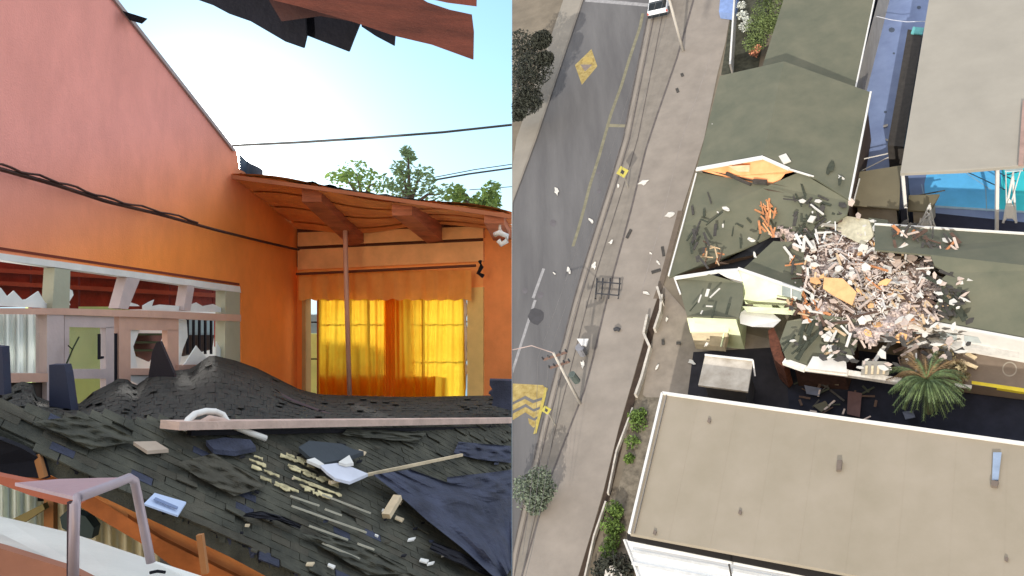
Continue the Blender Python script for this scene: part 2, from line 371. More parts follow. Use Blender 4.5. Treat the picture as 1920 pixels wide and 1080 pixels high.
# outside the sidelight
nb = obj('garden_wall', MB().prism([P(540, 626, 15.2), P(640, 626, 15.2), P(640, 800, 15.2), P(540, 800, 15.2)], V((0, .2, 0))), mat('lime garden wall', (.55, .62, .22)))
props(nb, 'lime green garden wall seen through the narrow sidelight', 'garden wall')
nb = obj('neighbour_house', MB().prism([P(548, 590, 16.5), P(640, 590, 16.5), P(640, 700, 16.5), P(548, 700, 16.5)], V((0, .6, 0))), mat('blue grey siding', (.30, .38, .42)))
props(nb, 'blue grey house front above the lime garden wall', 'house')
# ---- eave over the back wall
ev = root('eave', P(700, 430, 12.5), 'sagging orange boarded eave with brown rafters over the window', 'eave')
A0, A1, A2, A3 = P(434, 331, 12.0), P(557, 436, 13.95), P(962, 424, 12.5), P(962, 406, 11.5)
def sof(u, v): return lerp(lerp(A0, A3, u), lerp(A1, A2, u), v)+V((0, 0, .05*math.sin(u*9+v*2)))
nbd = 7
for k in range(nbd):
    v0, v1 = k/nbd, (k+1)/nbd-.012
    m_ = MB().grid(lambda u, v: sof(u, lerp(v0, v1, v))+V((0, 0, .012*(k % 2))), 24, 1)
    m_.grid(lambda u, v: sof(u, lerp(v0, v1, v))+V((0, 0, .04+.012*(k % 2))), 24, 1)
    obj('board', m_, wood_org, ev)
def rafter(a, b, ha, hb, w_):
    q = [a, a+V((0, 0, -ha)), b+V((0, 0, -hb)), b]
    return MB().prism(q, V((w_, 0, 0)))
obj('rafter', rafter(P(566, 347, 12.0), P(656, 424, 13.6), .22, .30, .26), wood_red, ev)
obj('rafter', rafter(P(735, 375, 11.8), P(806, 424, 13.2), .20, .28, .26), wood_red, ev)
obj('rafter', rafter(P(908, 398, 11.5), P(925, 424, 12.6), .14, .2, .25), wood_red, ev)
obj('fascia', MB().prism([P(434, 327, 11.9), P(600, 350, 11.8), P(962, 402, 11.4), P(962, 410, 11.4), P(600, 357, 11.8), P(434, 335, 11.9)], V((0, .05, 0))), mat('weathered fascia', (.42, .15, .07)), ev)
rt = MB().grid(lambda u, v: lerp(lerp(P(444, 330, 12.0), P(964, 403, 11.5), u), lerp(P(444, 330, 14), P(964, 412, 14), u), v)+V((0, 0, .03+.03*noise.noise(V((u*30, v*6, 0))))), 60, 6)
obj('roof_felt', rt, felt, ev, smooth=False)
for i, (x0, x1, y0, h_) in enumerate(((535, 660, 341, 9), (880, 962, 394, 7), (760, 800, 378, 4), (575, 600, 343, 6))):
    m_ = MB().grid(lambda u, v: P(lerp(x0, x1, u), lerp(y0, y0+(x1-x0)*.135, u)-h_*math.sin(u*3.14)*(1-v)+3, 11.9-.3*(x0-444)/500+.4*v)+V((0, 0, .02*math.sin(u*20))), 12, 2)
    obj('curled_shingle', m_, darkfelt, ev)
lm = root('wall_lamp', P(940, 470, 11.8), 'small white broken lamp fitting hanging under the eave', 'lamp')
obj('bracket', MB().tube([P(938, 412, 11.6), P(937, 430, 11.6), P(944, 440, 11.5)], .02), white_m, lm)
obj('shade', MB().tube([P(928, 440, 11.5), P(936, 436, 11.45), P(950, 442, 11.5), P(950, 452, 11.5), P(940, 458, 11.5), P(934, 450, 11.5)], .035, 8), white_m, lm, smooth=True)
# ---- tree and wires behind
def leaves(mb, cen, rad, n, size, keep=lambda p: True, flat=.5):
    for _ in range(n):
        d = V((random.gauss(0, 1), random.gauss(0, 1), random.gauss(0, 1))).normalized()*random.random()**.4
        p = cen+V((d.x*rad[0], d.y*rad[1], d.z*rad[2]))
        if not keep(p): continue
        s_ = size*random.uniform(.6, 1.3)
        a = V((random.gauss(0, 1), random.gauss(0, 1), random.gauss(0, flat))).normalized(); b = a.cross(V((random.gauss(0, 1), random.gauss(0, 1), random.gauss(0, 1)))).normalized()
        mb.poly([p-a*s_, p+b*s_*.45, p+a*s_, p-b*s_*.45])
def tree(name, label, blobs, trunk, n, size, lm_, group, cat='tree', side='A', keep=lambda p: True, tr=.12):
    r_ = root(name, trunk[0], label, cat, group, side)
    m_ = MB()
    for c, rad in blobs: leaves(m_, c, rad, n, size, keep)
    obj('crown', m_, lm_, r_, clamp=False)
    tb = MB().tube(trunk, tr, 8, tr*.4)
    for c, rad in blobs: tb.tube([trunk[-1], lerp(trunk[-1], c, .6)+V((0, 0, .1)), c], tr*.35, 5, tr*.1)
    obj('trunk', tb, mat('grey bark', (.14, .11, .09)), r_)
    return r_
leafA = mat('fresh leaves', (.10, .17, .05), .6, .6, 6, 0, hue=(.20, .30, .07), trans=.35)
leafB = mat('blue green leaves', (.12, .19, .10), .6, .5, 6, 0, hue=(.20, .28, .12), trans=.4)
inA = lambda p: p.x < -.2
bl = [(P(x, y, 17), (rx*17/F, .7, rz*17/F)) for x, y, rx, rz in ((640, 335, 28, 14), (668, 325, 35, 26), (700, 345, 40, 26))]
tree('tree', 'light green leafy bush top rising behind the left part of the eave', bl, [P(680, 800, 17), P(680, 500, 17), P(680, 380, 17)], 190, .055, leafA, 'trees behind the eave')
bl = [(P(x, y, 16.6), (rx*16.6/F, .7, rz*16.6/F)) for x, y, rx, rz in ((765, 290, 12, 14), (752, 318, 17, 14), (790, 330, 30, 22), (770, 355, 50, 30), (825, 365, 45, 24), (745, 352, 30, 20))]
tree('tree', 'tallest green tree with a thin pointed top behind the eave', bl, [P(770, 800, 16.6), P(770, 500, 16.6), P(768, 390, 16.6)], 160, .055, leafB, 'trees behind the eave')
bl = [(P(x, y, 16.3), (rx*16.3/F, .7, rz*16.3/F)) for x, y, rx, rz in ((855, 372, 22, 18), (880, 385, 30, 18), (922, 360, 20, 22), (925, 388, 24, 16), (905, 375, 25, 14), (862, 360, 10, 14))]
tree('tree', 'bushy green and pinkish tree top at the right end of the eave', bl, [P(895, 800, 16.3), P(895, 500, 16.3), P(895, 400, 16.3)], 190, .055, leafA, 'trees behind the eave', keep=inA)
def wire(pts, r, label, Y=16, m=None):
    props(obj('overhead_wire', MB().tube([P(x, y, Y) for x, y in pts], r, 6), m or mat('dark wire', (.05, .05, .05), .6)), label, 'wire', 'overhead wires')
wire([(436, 273), (560, 267), (700, 258), (830, 248), (962, 234)], .024, 'thick dark wire crossing the sky above the tree tops', 18)
wire([(800, 340), (880, 326), (962, 315)], .018, 'upper of the two thin wires over the right tree', 18)
wire([(812, 333), (890, 318), (962, 308)], .009, 'thinnest faint wire just above another wire at right', 18)
wire([(880, 356), (962, 350)], .008, 'lowest faint wire beside the right tree top', 18)
cb = MB(); N = 40
ps = [lw(-140+(700)*i/N, interp([(-140, 276), (0, 317), (100, 345), (200, 378), (300, 402), (400, 430), (480, 450), (557, 468)], -140+700*i/N), .12+.05*math.sin(i)) for i in range(N+1)]
cb.tube(ps, .022, 6, .018); cb.tube([p+V((.02, 0, .03+.012*math.sin(i*1.7))) for i, p in enumerate(ps[:30])], .012, 6)
props(obj('slack_cable', cb, mat('black brown cable', (.05, .02, .015), .6)), 'slack dark twisted cable strung along the orange wall', 'cable')
# ---- broken roof edge overhead
rf = root('overhead_roof_edge', P(640, -200, 5), 'broken roof edge hanging overhead with red boards and torn black shingles', 'roof')
def pp_(name, pts, Y, th, m): return obj(name, MB().prism([P(x, y, Y+(x-600)*.0008) for x, y in pts], V((0, th, th*.3))), m if m is not wood_red else mat('dark red roof board', (.085, .022, .013), .65, .4, 3, .3, stretch=(1, 1, 6)), rf)
pp_('board', [(500, -160), (470, -10), (560, 12), (665, 42), (742, 68), (810, 84), (887, 112), (888, 60), (884, 27), (842, 18), (800, 4), (760, -20), (760, -160)], 4.0, .05, wood_red)
pp_('board', [(775, -160), (778, -8), (838, 5), (893, 12), (894, -60), (895, -160)], 4.05, .05, mat('brighter red board', (.13, .035, .022), .6, .3, 4))
pp_('board', [(500, -160), (505, 2), (528, 40), (600, 30), (660, 40), (640, -160)], 4.09, .04, mat('dim red board', (.05, .02, .018), .6, .3, 4))
pp_('shingle', [(250, -160), (355, -6), (400, 10), (430, 26), (470, 40), (535, 78), (569, 90), (574, 68), (560, -160)], 4.18, .03, darkfelt)
pp_('shingle', [(545, -160), (562, 58), (574, 66), (610, 80), (654, 97), (662, 76), (674, 46), (660, -160)], 4.24, .03, darkfelt)
pp_('shingle', [(660, -160), (678, 50), (705, 68), (739, 86), (741, 60), (740, -160)], 4.2, .03, darkfelt)
# ---- the collapsed roof below: slab plane, shingles, fascia, mound
SP = Plane(P(0, 760, 4.7), P(960, 830, 9), P(500, 1080, 5))
sp = SP.at
slab_px = [(-80, 752), (0, 758), (120, 778), (330, 792), (962, 800), (962, 1130), (640, 1130), (555, 1078), (430, 1010), (330, 962), (200, 900), (130, 872), (60, 836), (0, 806), (-80, 780)]
FR = root('fallen_roof', sp(500, 980), 'collapsed shingled roof slab sagging across the foreground', 'roof')
obj('deck', MB().prism([sp(x, y, 0) for x, y in slab_px], V((0, 0, -.10))), felt, FR)
e1 = (sp(690, 1003)-sp(548, 935)).normalized(); e2 = SP.n.cross(e1); 
if e2.z > 0: e2 = -e2
o0 = sp(480, 900); cand = []
for i in range(-110, 110):
    for j in range(-140, 140):
        c = o0+e1*(i+.5*(j % 2))*.125+e2*j*.066
        d = c-EYE
        if d.y < 1.5: continue
        px, py = 960+d.x/d.y*F, 540-d.z/d.y*F
        if px < -60 or px > 952 or not inpoly(px, py, slab_px): continue
        cand.append((d.y, c, i, j))
cand.sort(key=lambda q: q[0])
def shingle_mb(mb, c, w_=.1265, l_=.086):
    jx = random.uniform(-.006, .006); lift = random.uniform(.002, .006)+(.014 if random.random() < .05 else 0)
    a = c-e1*w_/2-e2*l_/2+SP.n*.004; up = SP.n
    tilt = random.uniform(-.004, .004)
    p = [a+e1*jx, a+e1*(w_+jx), a+e1*(w_+jx)+e2*l_+up*(lift+tilt), a+e1*jx+e2*l_+up*(lift-tilt)]
    mb.prism([q+up*.008 for q in p], -up*.008)
stuff = MB(); k = 0
for q in cand:
    if random.random() < .02: continue
    if k < 290:
        m_ = MB(); shingle_mb(m_, q[1]); obj('shingle', m_, felt if random.random() < .66 else (felt2 if random.random() < .93 else feltb), FR); k += 1
    else: shingle_mb(stuff, q[1])
if stuff.v: obj('far_shingles', stuff, felt, FR, kind='stuff')
for k in range(30):
    x = random.uniform(0, 560); y = interp([(0, 806), (60, 836), (130, 872), (200, 900), (330, 962), (430, 1010), (555, 1078)], x)
    d = random.uniform(3, 12); l_ = random.uniform(6, 22)
    obj('torn_edge', MB().prism([sp(x, y-4, .01), sp(x+l_, y-4+l_*.47, .01), sp(x+l_*.8, y+l_*.47+d*.6, -.01), sp(x+l_*.3, y+l_*.2+d, -.02)], V((0, 0, -.015))), random.choice([felt, darkfelt, feltb]), FR)
# mound of folded roof behind the plank
prof = [(-80, 742), (0, 744), (30, 720), (42, 716), (62, 722), (64, 742), (88, 752), (130, 758), (152, 757), (172, 737), (190, 728), (215, 715), (222, 710), (240, 712), (252, 726), (285, 702), (300, 698), (320, 696), (360, 692), (372, 682), (392, 668), (402, 667), (440, 676), (480, 690), (520, 710), (560, 730), (600, 740), (680, 743), (770, 745), (860, 743), (912, 742), (960, 742)]
def Yc(px):
    dn = (960-px)/F+.2
    return min(11.8, 6.119/dn-.4)
def mound(u, v):
    px = -80+1040*u
    yt = interp(prof, px); yc = Yc(px)
    yf = min((sp(px, 800)-EYE).y, yc-.25)
    t_ = v
    Y = lerp(yf, yc, t_**1.4); y = lerp(804, yt, t_)
    n_ = (noise.noise(V((px*.02, t_*2.5, 3)))*.22+noise.noise(V((px*.07, t_*7, 8)))*.16+abs(noise.noise(V((px*.035-t_*3, t_*4, 5))))*.3)*math.sin(t_*3.14)
    return P(px, y, Y-n_)
m_ = MB().grid(mound, 170, 14)
m_.grid(lambda u, v: mound(u, 1)+V((0, .02+.3*v, -1.4*v)), 170, 1)
md = obj('folded_roof', m_, mat('dark folded roofing', (.030, .030, .027), .9, .4, 3, .7, 60), label='dark folded mound of roofing heaped against the windows', cat='roof')
def ridge_piece(name, pts, Y, th, m, label, cat, grp=None):
    props(obj(name, MB().prism([P(x, y, Y) for x, y in pts], V((0, th, 0))), m), label, cat, grp)
ridge_piece('shingle_chunk', [(278, 706), (285, 660), (293, 642), (300, 640), (312, 668), (326, 700), (330, 720), (282, 722)], 9.5, .06, mat('purple black shingle', (.03, .024, .03)), 'dark shingle chunk standing upright in front of the broken door', 'shingle chunk')
ridge_piece('post_stump', [(92, 684), (120, 684), (124, 700), (130, 745), (134, 772), (92, 770)], 7.2, .12, mat('navy black timber', (.035, .04, .07)), 'broken dark post stump between first window and door', 'post')
ridge_piece('post_stump', [(-20, 648), (4, 650), (8, 740), (-20, 742)], 6.8, .1, MATS['navy black timber'], 'dark upright timber at the far left picture edge', 'post')
ridge_piece('shingle_chunk', [(918, 713), (962, 714), (962, 770), (922, 760), (925, 745), (916, 738), (924, 732), (918, 722)], 9.5, .2, feltb, 'stack of dark blue torn shingles at the right end of the heap', 'shingle chunk')
props(obj('curled_felt', MB().grid(lambda u, v: P(lerp(512, 640, u)+v*18, lerp(728, 785, u**.8)+v*(14-10*u)-3*math.sin(v*3), 9.3-u*.8-v*.3), 16, 5), mat('plum brown felt', (.07, .045, .05)), smooth=True), 'curled plum brown felt strip sliding down the heap', 'felt strip')
props(obj('curled_felt', MB().grid(lambda u, v: P(lerp(375, 500, u)+v*30, lerp(728, 772, u)+v*(22-14*u)-5*math.sin(v*3), 8.4-v*.4), 14, 5), darkfelt, smooth=True), 'blackish felt fold lying on the middle of the heap', 'felt strip')
crs = MB()
for r_i in range(13):
    v0 = .06+r_i*.072
    for c_i in range(86):
        u0 = (c_i+.5*(r_i % 2)+random.uniform(-.1, .1))/86
        if u0 > .985: continue
        lf_ = random.uniform(.002, .007)+(.02 if random.random() < .04 else 0)
        a, b, c_, d = mound(u0, v0), mound(min(1, u0+.0112), v0), mound(min(1, u0+.0112), min(1, v0+.08)), mound(u0, min(1, v0+.08))
        up_ = V((0, -.5, 1))
        crs.prism([a+up_*lf_, b+up_*(lf_+random.uniform(-.001, .003)), c_+up_*.004, d+up_*.004], V((0, .006, -.006)))
obj('shingle_course', crs, mat('dark mound shingles', (.038, .038, .032), .9, .4, 4, .5, 80), md, kind='stuff')
# long plank and small debris
def on(x, y, off=.05): return sp(x, y, off)
props(obj('long_plank', MB().bar(on(318, 797, .10), on(975, 788, .12), .16, .05), pinkwood), 'long pinkish plank lying across the top of the shingles', 'plank')
props(obj('thin_lath', MB().bar(on(355, 812, .05), on(975, 802, .05), .035, .03), darkfelt), 'thin dark lath lying along the front of the long plank', 'lath')
hp = [(346, 803), (352, 788), (366, 776), (385, 771), (404, 772), (418, 778), (425, 790), (440, 800), (470, 812), (498, 822)]
props(obj('bent_trim', MB().tube([on(x, y, .12-.006*i) for i, (x, y) in enumerate(hp)], .021, 8), white_m, smooth=True), 'bent white trim looped over the long plank', 'trim')
props(obj('bent_trim', MB().tube([on(365, 812, .03), on(372, 796, .1), on(392, 785, .14), on(420, 790, .1), on(450, 806, .04)], .022, 8), pinkwood, smooth=True), 'smaller bent pinkish strip inside the white trim loop', 'trim')
def flat(name, pts, m, label, cat, th=.015, off=.04, grp=None, wob=.0):
    return props(obj(name, MB().prism([on(x, y, off+random.uniform(-wob, wob)) for x, y in pts], V((0, 0, -th))), m), label, cat, grp)
flat('felt_sheet', [(560, 838), (580, 826), (640, 832), (662, 842), (682, 846), (655, 856), (640, 862), (604, 868), (580, 856)], mat('slate felt', (.045, .055, .065)), 'slate grey felt patch above the white board', 'felt', .03, .09)
flat('felt_sheet', [(386, 826), (420, 820), (470, 824), (480, 838), (440, 846), (400, 842)], feltb, 'crumpled dark blue felt scrap below the bent trim', 'felt', .03, .06)
flat('white_board', [(600, 872), (632, 868), (656, 874), (690, 888), (672, 896), (655, 903), (628, 896), (612, 884)], mat('bluish white panel', (.62, .64, .72)), 'bluish white panel lying on the shingles beside a thin stick', 'panel', .02, .10)
flat('white_scrap', [(575, 862), (590, 858), (608, 870), (600, 873)], white_m, 'narrow white scrap left of the white panel', 'scrap', .02, .1)
flat('white_scrap', [(635, 866), (655, 853), (663, 868), (648, 870)], white_m, 'triangular white scrap above the white panel', 'scrap', .02, .12)
flat('tan_tile', [(250, 828), (292, 827), (316, 842), (276, 845)], mat('dusty tan board', (.45, .36, .28)), 'dusty tan square board lying on the left shingles', 'board', .02, .05)
flat('blue_sheet', [(270, 944), (290, 924), (349, 941), (333, 966)], mat('pale blue sheet', (.50, .60, .80), .4), 'pale blue folded sheet on the lower slab edge', 'sheet', .01, .06)
flat('blue_strip', [(288, 936), (292, 932), (334, 950), (332, 954)], mat('blue grey line', (.2, .26, .42)), 'narrow grey blue strip across the pale blue sheet', 'strip', .005, .075)
props(obj('thin_stick', MB().bar(on(618, 905, .06), on(866, 853, .10), .022, .022), palewood), 'thin pale stick pointing right from the white panel', 'stick')
props(obj('stake', MB().bar(on(724, 968, .05), on(746, 932, .12), .06, .04), palewood), 'short pale wooden stake standing on the dark felt edge', 'stake')
# sunlight patches on the shingles, built as ragged pale yellow strips
torn = mat('pale sunlight yellow', (.42, .36, .20), .8, .45, 9, .5, 80, hue=(.60, .52, .30))  # torn: colour of the painted sunlight patches
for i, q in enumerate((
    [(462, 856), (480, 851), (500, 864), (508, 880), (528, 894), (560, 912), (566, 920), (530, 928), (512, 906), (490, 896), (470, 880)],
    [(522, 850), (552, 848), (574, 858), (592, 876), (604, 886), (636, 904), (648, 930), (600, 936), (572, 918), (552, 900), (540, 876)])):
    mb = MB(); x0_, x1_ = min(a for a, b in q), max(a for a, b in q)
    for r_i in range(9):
        # ragged strips of painted sunlight following the courses, frayed along both edges
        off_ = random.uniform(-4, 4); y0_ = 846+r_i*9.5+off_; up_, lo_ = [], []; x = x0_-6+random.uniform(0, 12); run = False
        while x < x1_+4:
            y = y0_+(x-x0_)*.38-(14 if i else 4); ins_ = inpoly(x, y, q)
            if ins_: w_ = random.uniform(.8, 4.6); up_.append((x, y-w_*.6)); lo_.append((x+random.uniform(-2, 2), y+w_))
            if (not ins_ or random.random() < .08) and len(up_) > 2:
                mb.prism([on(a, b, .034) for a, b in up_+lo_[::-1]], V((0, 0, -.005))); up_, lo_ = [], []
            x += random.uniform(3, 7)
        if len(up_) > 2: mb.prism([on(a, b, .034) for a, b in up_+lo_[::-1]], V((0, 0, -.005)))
    props(obj('sun_patch', mb, torn, kind='stuff'), ('ragged yellow patch of painted sunlight further left on the slab', 'larger ragged yellow patch of painted sunlight left of the white panel')[i], 'sunlight patch')
for x0, y0, x1, y1, w_ in ((605, 928, 694, 962, .022), (545, 930, 598, 948, .015), (548, 949, 686, 998, .024), (610, 955, 640, 966, .016), (580, 986, 652, 1012, .012), (604, 1018, 674, 1048, .014), (672, 1020, 700, 1030, .028), (890, 1000, 922, 1020, .03), (938, 1040, 962, 1058, .03)):  # sunlight streaks on the shingles, built as pale slivers
    props(obj('sun_streak', MB().bar(on(x0, y0, .05), on(x1, y1, .05), w_, .012), mat('grey pale sunlight', (.52, .50, .40))), 'thin pale strip standing in for a sunlight streak on the dark shingles', 'sun_streak', 'sunlight streaks on the shingles')
for i in range(46):
    x = random.uniform(330, 950); y = random.uniform(830, 1070)
    if not inpoly(x, y, slab_px): continue
    s_ = random.uniform(2, 7); an = random.uniform(-.6, 1)
    flat('chip', [(x, y), (x+s_*2.2, y+an*s_), (x+s_*1.6, y+s_*.8+an*s_), (x-s_*.4, y+s_*.7)], random.choice([palewood, white_m, darkfelt, darkfelt, feltb, felt2]), 'small chip of debris on the fallen shingles', 'chip', .01, .04, 'small chips on the shingles')
# blue felt strips at right, lifted
def sheet(name, edge0, edge1, m, label, off0=.05, amp=.03, cat='felt'):
    n_ = len(edge0)-1
    def f_(u, v):
        x = u*n_; i = min(int(x), n_-1); t_ = x-i
        a = (lerp(edge0[i][0], edge0[i+1][0], t_), lerp(edge0[i][1], edge0[i+1][1], t_)); b = (lerp(edge1[i][0], edge1[i+1][0], t_), lerp(edge1[i][1], edge1[i+1][1], t_))
        return on(lerp(a[0], b[0], v), lerp(a[1], b[1], v), off0+amp*noise.noise(V((u*6, v*5, len(name))))+amp*.6)
    mm = MB().grid(f_, 26, 14); 
    return props(obj(name, mm, m), label, cat)
sheet('felt_strip', [(700, 890), (748, 928), (800, 975), (870, 1030), (940, 1095)], [(770, 880), (840, 905), (960, 930), (962, 985), (962, 1060)], feltb, 'wide blue black felt strip lifted along the right foreground', .09, .05)
sheet('felt_strip', [(805, 1030), (850, 1052), (900, 1075), (960, 1095)], [(812, 1015), (850, 1030), (900, 1052), (960, 1085)], darkfelt, 'short black felt tear near the bottom right of the slab', .07, .02)
sheet('felt_strip', [(455, 968), (480, 972), (520, 976), (562, 992)], [(462, 962), (490, 958), (530, 968), (566, 984)], darkfelt, 'black lifted shingle tear left of the pale slivers', .06, .02)
sheet('felt_strip', [(840, 925), (880, 932), (920, 935), (962, 930)], [(838, 895), (880, 890), (920, 886), (962, 880)], feltb, 'dark blue felt patch higher up at right', .06, .03)
for e0, e1_, m_s, lb in (([(60, 790), (110, 812), (170, 842)], [(150, 780), (210, 800), (262, 826)], felt, 'loose dark green roofing sheet near the left windows'),
    ([(330, 868), (380, 900), (440, 930)], [(400, 850), (450, 880), (500, 912)], felt2, 'weathered loose roofing sheet in the middle of the slab'),
    ([(640, 815), (700, 822), (780, 830)], [(650, 805), (720, 806), (800, 812)], felt, 'narrow torn roofing sheet just below the long plank'),
    ([(560, 1000), (620, 1035), (690, 1078)], [(640, 1010), (700, 1035), (770, 1075)], felt, 'loose roofing sheet at the bottom of the slab'),
    ([(850, 850), (900, 862), (958, 868)], [(860, 828), (905, 832), (958, 836)], feltb, 'bluish roofing sheet below the right end of the plank')):
    sheet('roofing_sheet', e0, e1_, m_s, lb, .03, .03, 'roofing sheet')
# ---- fallen fascia and room below, bottom left
edge = [(-80, 772), (0, 806), (60, 836), (130, 872), (200, 900), (330, 962), (430, 1010), (555, 1078), (640, 1128)]
def under(y_drop, off): return [sp(x, y+y_drop(x), off) for x, y in edge]
FB = root('fallen_fascia', sp(300, 1000), 'orange brown ceiling edge exposed under the fallen roof slab', 'ceiling edge')
lines = [[(-80, 790), (0, 822), (60, 850), (130, 884), (200, 912), (330, 974), (430, 1022), (555, 1088), (660, 1150)],
         [(-80, 840), (0, 866), (60, 880), (130, 905), (200, 945), (300, 1010), (400, 1060), (500, 1110), (600, 1170)],
         [(-80, 905), (0, 905), (60, 918), (130, 938), (190, 975), (270, 1022), (340, 1075), (430, 1130), (540, 1190)]]
for a, b, m in ((lines[0], lines[1], wood_org), (lines[1], lines[2], mat('amber brown board', (.42, .13, .035), .6, .35, 4))):
    def f_(u, v):
        x = u*8; i = min(int(x), 7); t_ = x-i
        p0 = V((lerp(a[i][0], a[i+1][0], t_), lerp(a[i][1], a[i+1][1], t_))); p1 = V((lerp(b[i][0], b[i+1][0], t_), lerp(b[i][1], b[i+1][1], t_)))
        q = p0.lerp(p1, v); Y = (sp(p0.x, p0.y)-EYE).y
        return P(q.x, q.y, Y+.12+(.1 if m is not wood_org else 0))
    mm = MB().grid(f_, 32, 2); mm.grid(lambda u, v: f_(u, v)+V((0, .04, 0)), 32, 2)
    obj('board', mm, m, FB)
for x0, y0, x1, y1 in ((70, 852, 82, 895), (375, 1002, 385, 1075)): obj('batten', MB().bar(P(x0, y0, 4.6), P(x1, y1, 4.6), .035, .03), mat('dull amber batten', (.36, .16, .06)), FB)
obj('recess_shade', MB().prism([P(-80, 800, 4.4), P(0, 824, 4.4), P(40, 840, 4.5), (P(78, 862, 4.6)), P(86, 898, 4.6), P(0, 890, 4.5), P(-80, 880, 4.4)], V((0, .05, 0))), darkfelt, FB)  # near-black sheet paints the shade in the recess
def pl(name, pts, Y, th, m, label=None, cat=None, parent=None, grp=None):
    o_ = obj(name, MB().prism([P(x, y, Y if not callable(Y) else Y(x)) for x, y in pts], V((0, th, 0))), m, parent)
    return props(o_, label, cat, grp) if label else o_
pl('red_rail', [(-80, 875), (0, 893), (60, 905), (140, 926), (150, 945), (120, 946), (60, 930), (0, 908), (-80, 890)], 3.55, .05, mat('rust red rail', (.38, .11, .06)), 'rust red timber rail leaning behind the metal chair frame', 'rail')
# lit room below
rm = root('lower_window', P(100, 1050, 6.2), 'bright lower window with white and greenish curtains under the fallen roof', 'window')
mwc = mat('bright lower curtain', (.85, .9, .82), .8, .08, 3, trans=.5)
obj('curtain_panel', MB().grid(lambda u, v: P(lerp(-90, 70, u), lerp(890, 1000, v), 6.3+.06*math.sin(u*40)), 60, 2), mwc, rm, smooth=True)
obj('curtain_panel', MB().grid(lambda u, v: P(lerp(70, 300, u), lerp(940, 1085, v), 6.35+.05*math.sin(u*50)), 60, 2), mat('cream lower curtain', (.72, .66, .46), .8, .1, 3, trans=.4), rm, smooth=True)
pl('mullion', [(82, 930), (100, 934), (100, 1010), (82, 1000)], 6.1, .06, mat('dull amber batten', (.36, .16, .06)), parent=rm)
pl('mullion', [(20, 975), (80, 945), (84, 955), (30, 990)], 6.0, .06, mat('olive stick', (.25, .2, .08)), parent=rm)
pl('pot', [(112, 970), (125, 958), (160, 968), (176, 990), (172, 1010), (140, 1005), (116, 990)], 6.0, .1, mat('dark teal pot', (.04, .06, .06)), parent=rm)
tb = root('white_counter', P(200, 1080, 3.6), 'long pale counter top with a brown front below the bent metal frame', 'counter')
top = MB().prism([P(-90, 955, 4.3), P(0, 968, 4.25), P(130, 998, 4.2), P(270, 1045, 4.1), P(440, 1100, 4.0), P(460, 1130, 3.9), P(260, 1130, 3.0), P(130, 1064, 3.05), P(0, 1024, 3.1), P(-90, 1000, 3.1)], V((0, 0, -.03)))
obj('top', top, mat('worn cream laminate', (.74, .73, .66), .35, .08, 2), tb)
pl('front', [(-90, 1004), (0, 1028), (130, 1068), (260, 1134), (260, 1180), (-90, 1180)], 3.02, .04, mat('dusty red brown front', (.36, .16, .10)), parent=tb)
cf = root('bent_chair_frame', P(200, 1060, 3.0), 'upturned chair frame of lilac grey metal tube with a thin seat sheet', 'chair')
tub = mat('lilac grey metal tube', (.38, .31, .33), .4, .12, 4, .05, metal=.2)
obj('frame_tube', MB().tube([P(138, 1085, 2.9), P(139, 1000, 2.9), P(141, 945, 2.9), P(146, 933, 2.92), P(180, 920, 3.05), P(225, 903, 3.2), P(242, 896, 3.25), P(252, 902, 3.27), P(257, 925, 3.3), P(270, 990, 3.3), P(283, 1055, 3.3)], .017, 10), tub, cf, smooth=True)
obj('leg', MB().bar(P(134, 940, 2.98), P(133, 1085, 2.98), .02, .02), mat('dark leg', (.06, .04, .05)), cf)
obj('seat_sheet', MB().prism([P(28, 905, 3.3), P(110, 898, 3.35), P(225, 895, 3.3), P(236, 897, 3.25), P(142, 932, 2.95)], V((0, 0, -.012))), mat('mauve vinyl', (.40, .28, .30), .4), cf)
props(obj('small_mark', MB().tube([P(281, 1074, 3.4), P(295, 1071, 3.4), P(310, 1073, 3.4)], .006), darkfelt), 'small dark pen lying on the counter top', 'pen')
# ================================================================ RIGHT PICTURE: the street and the wrecked block from the air
def gp(pts, h=0): return [G(x, y, h) for x, y in pts]
def slab(name, pts, h, th, m, **k):      # pts px, top at height h
    return obj(name, MB().prism(gp(pts, h), -nB*th), m, side='B', **k)
def sheetB(name, pts, h, m, **k): return obj(name, MB().poly(gp(pts, h)), m, side='B', **k)
earth = mat('dusty pale earth', (.155, .128, .095), .95, .16, .5, .3, 8, hue=(.175, .145, .108))
asph = mat('worn asphalt', (.104, .099, .101), .9, .16, .5, .25, 12, hue=(.122, .117, .116), stretch=(1, .12, 1))
pave = mat('pale concrete pavement', (.240, .208, .178), .9, .14, .5, .25, 10)
strip_m = mat('dusty verge concrete', (.20, .175, .148), .92, .16, .8, .25, 10)
darkline = mat('dark gutter', (.10, .085, .08), .9, .3, 2)
yel = mat('worn yellow paint', (.33, .22, .05), .8, .4, 2, .1, hue=(.32, .25, .10))
yelf = mat('faded yellow paint', (.18, .165, .11), .85, .25, 2, .1)
whitep = mat('worn white paint', (.27, .26, .26), .8, .25, 3, .1)
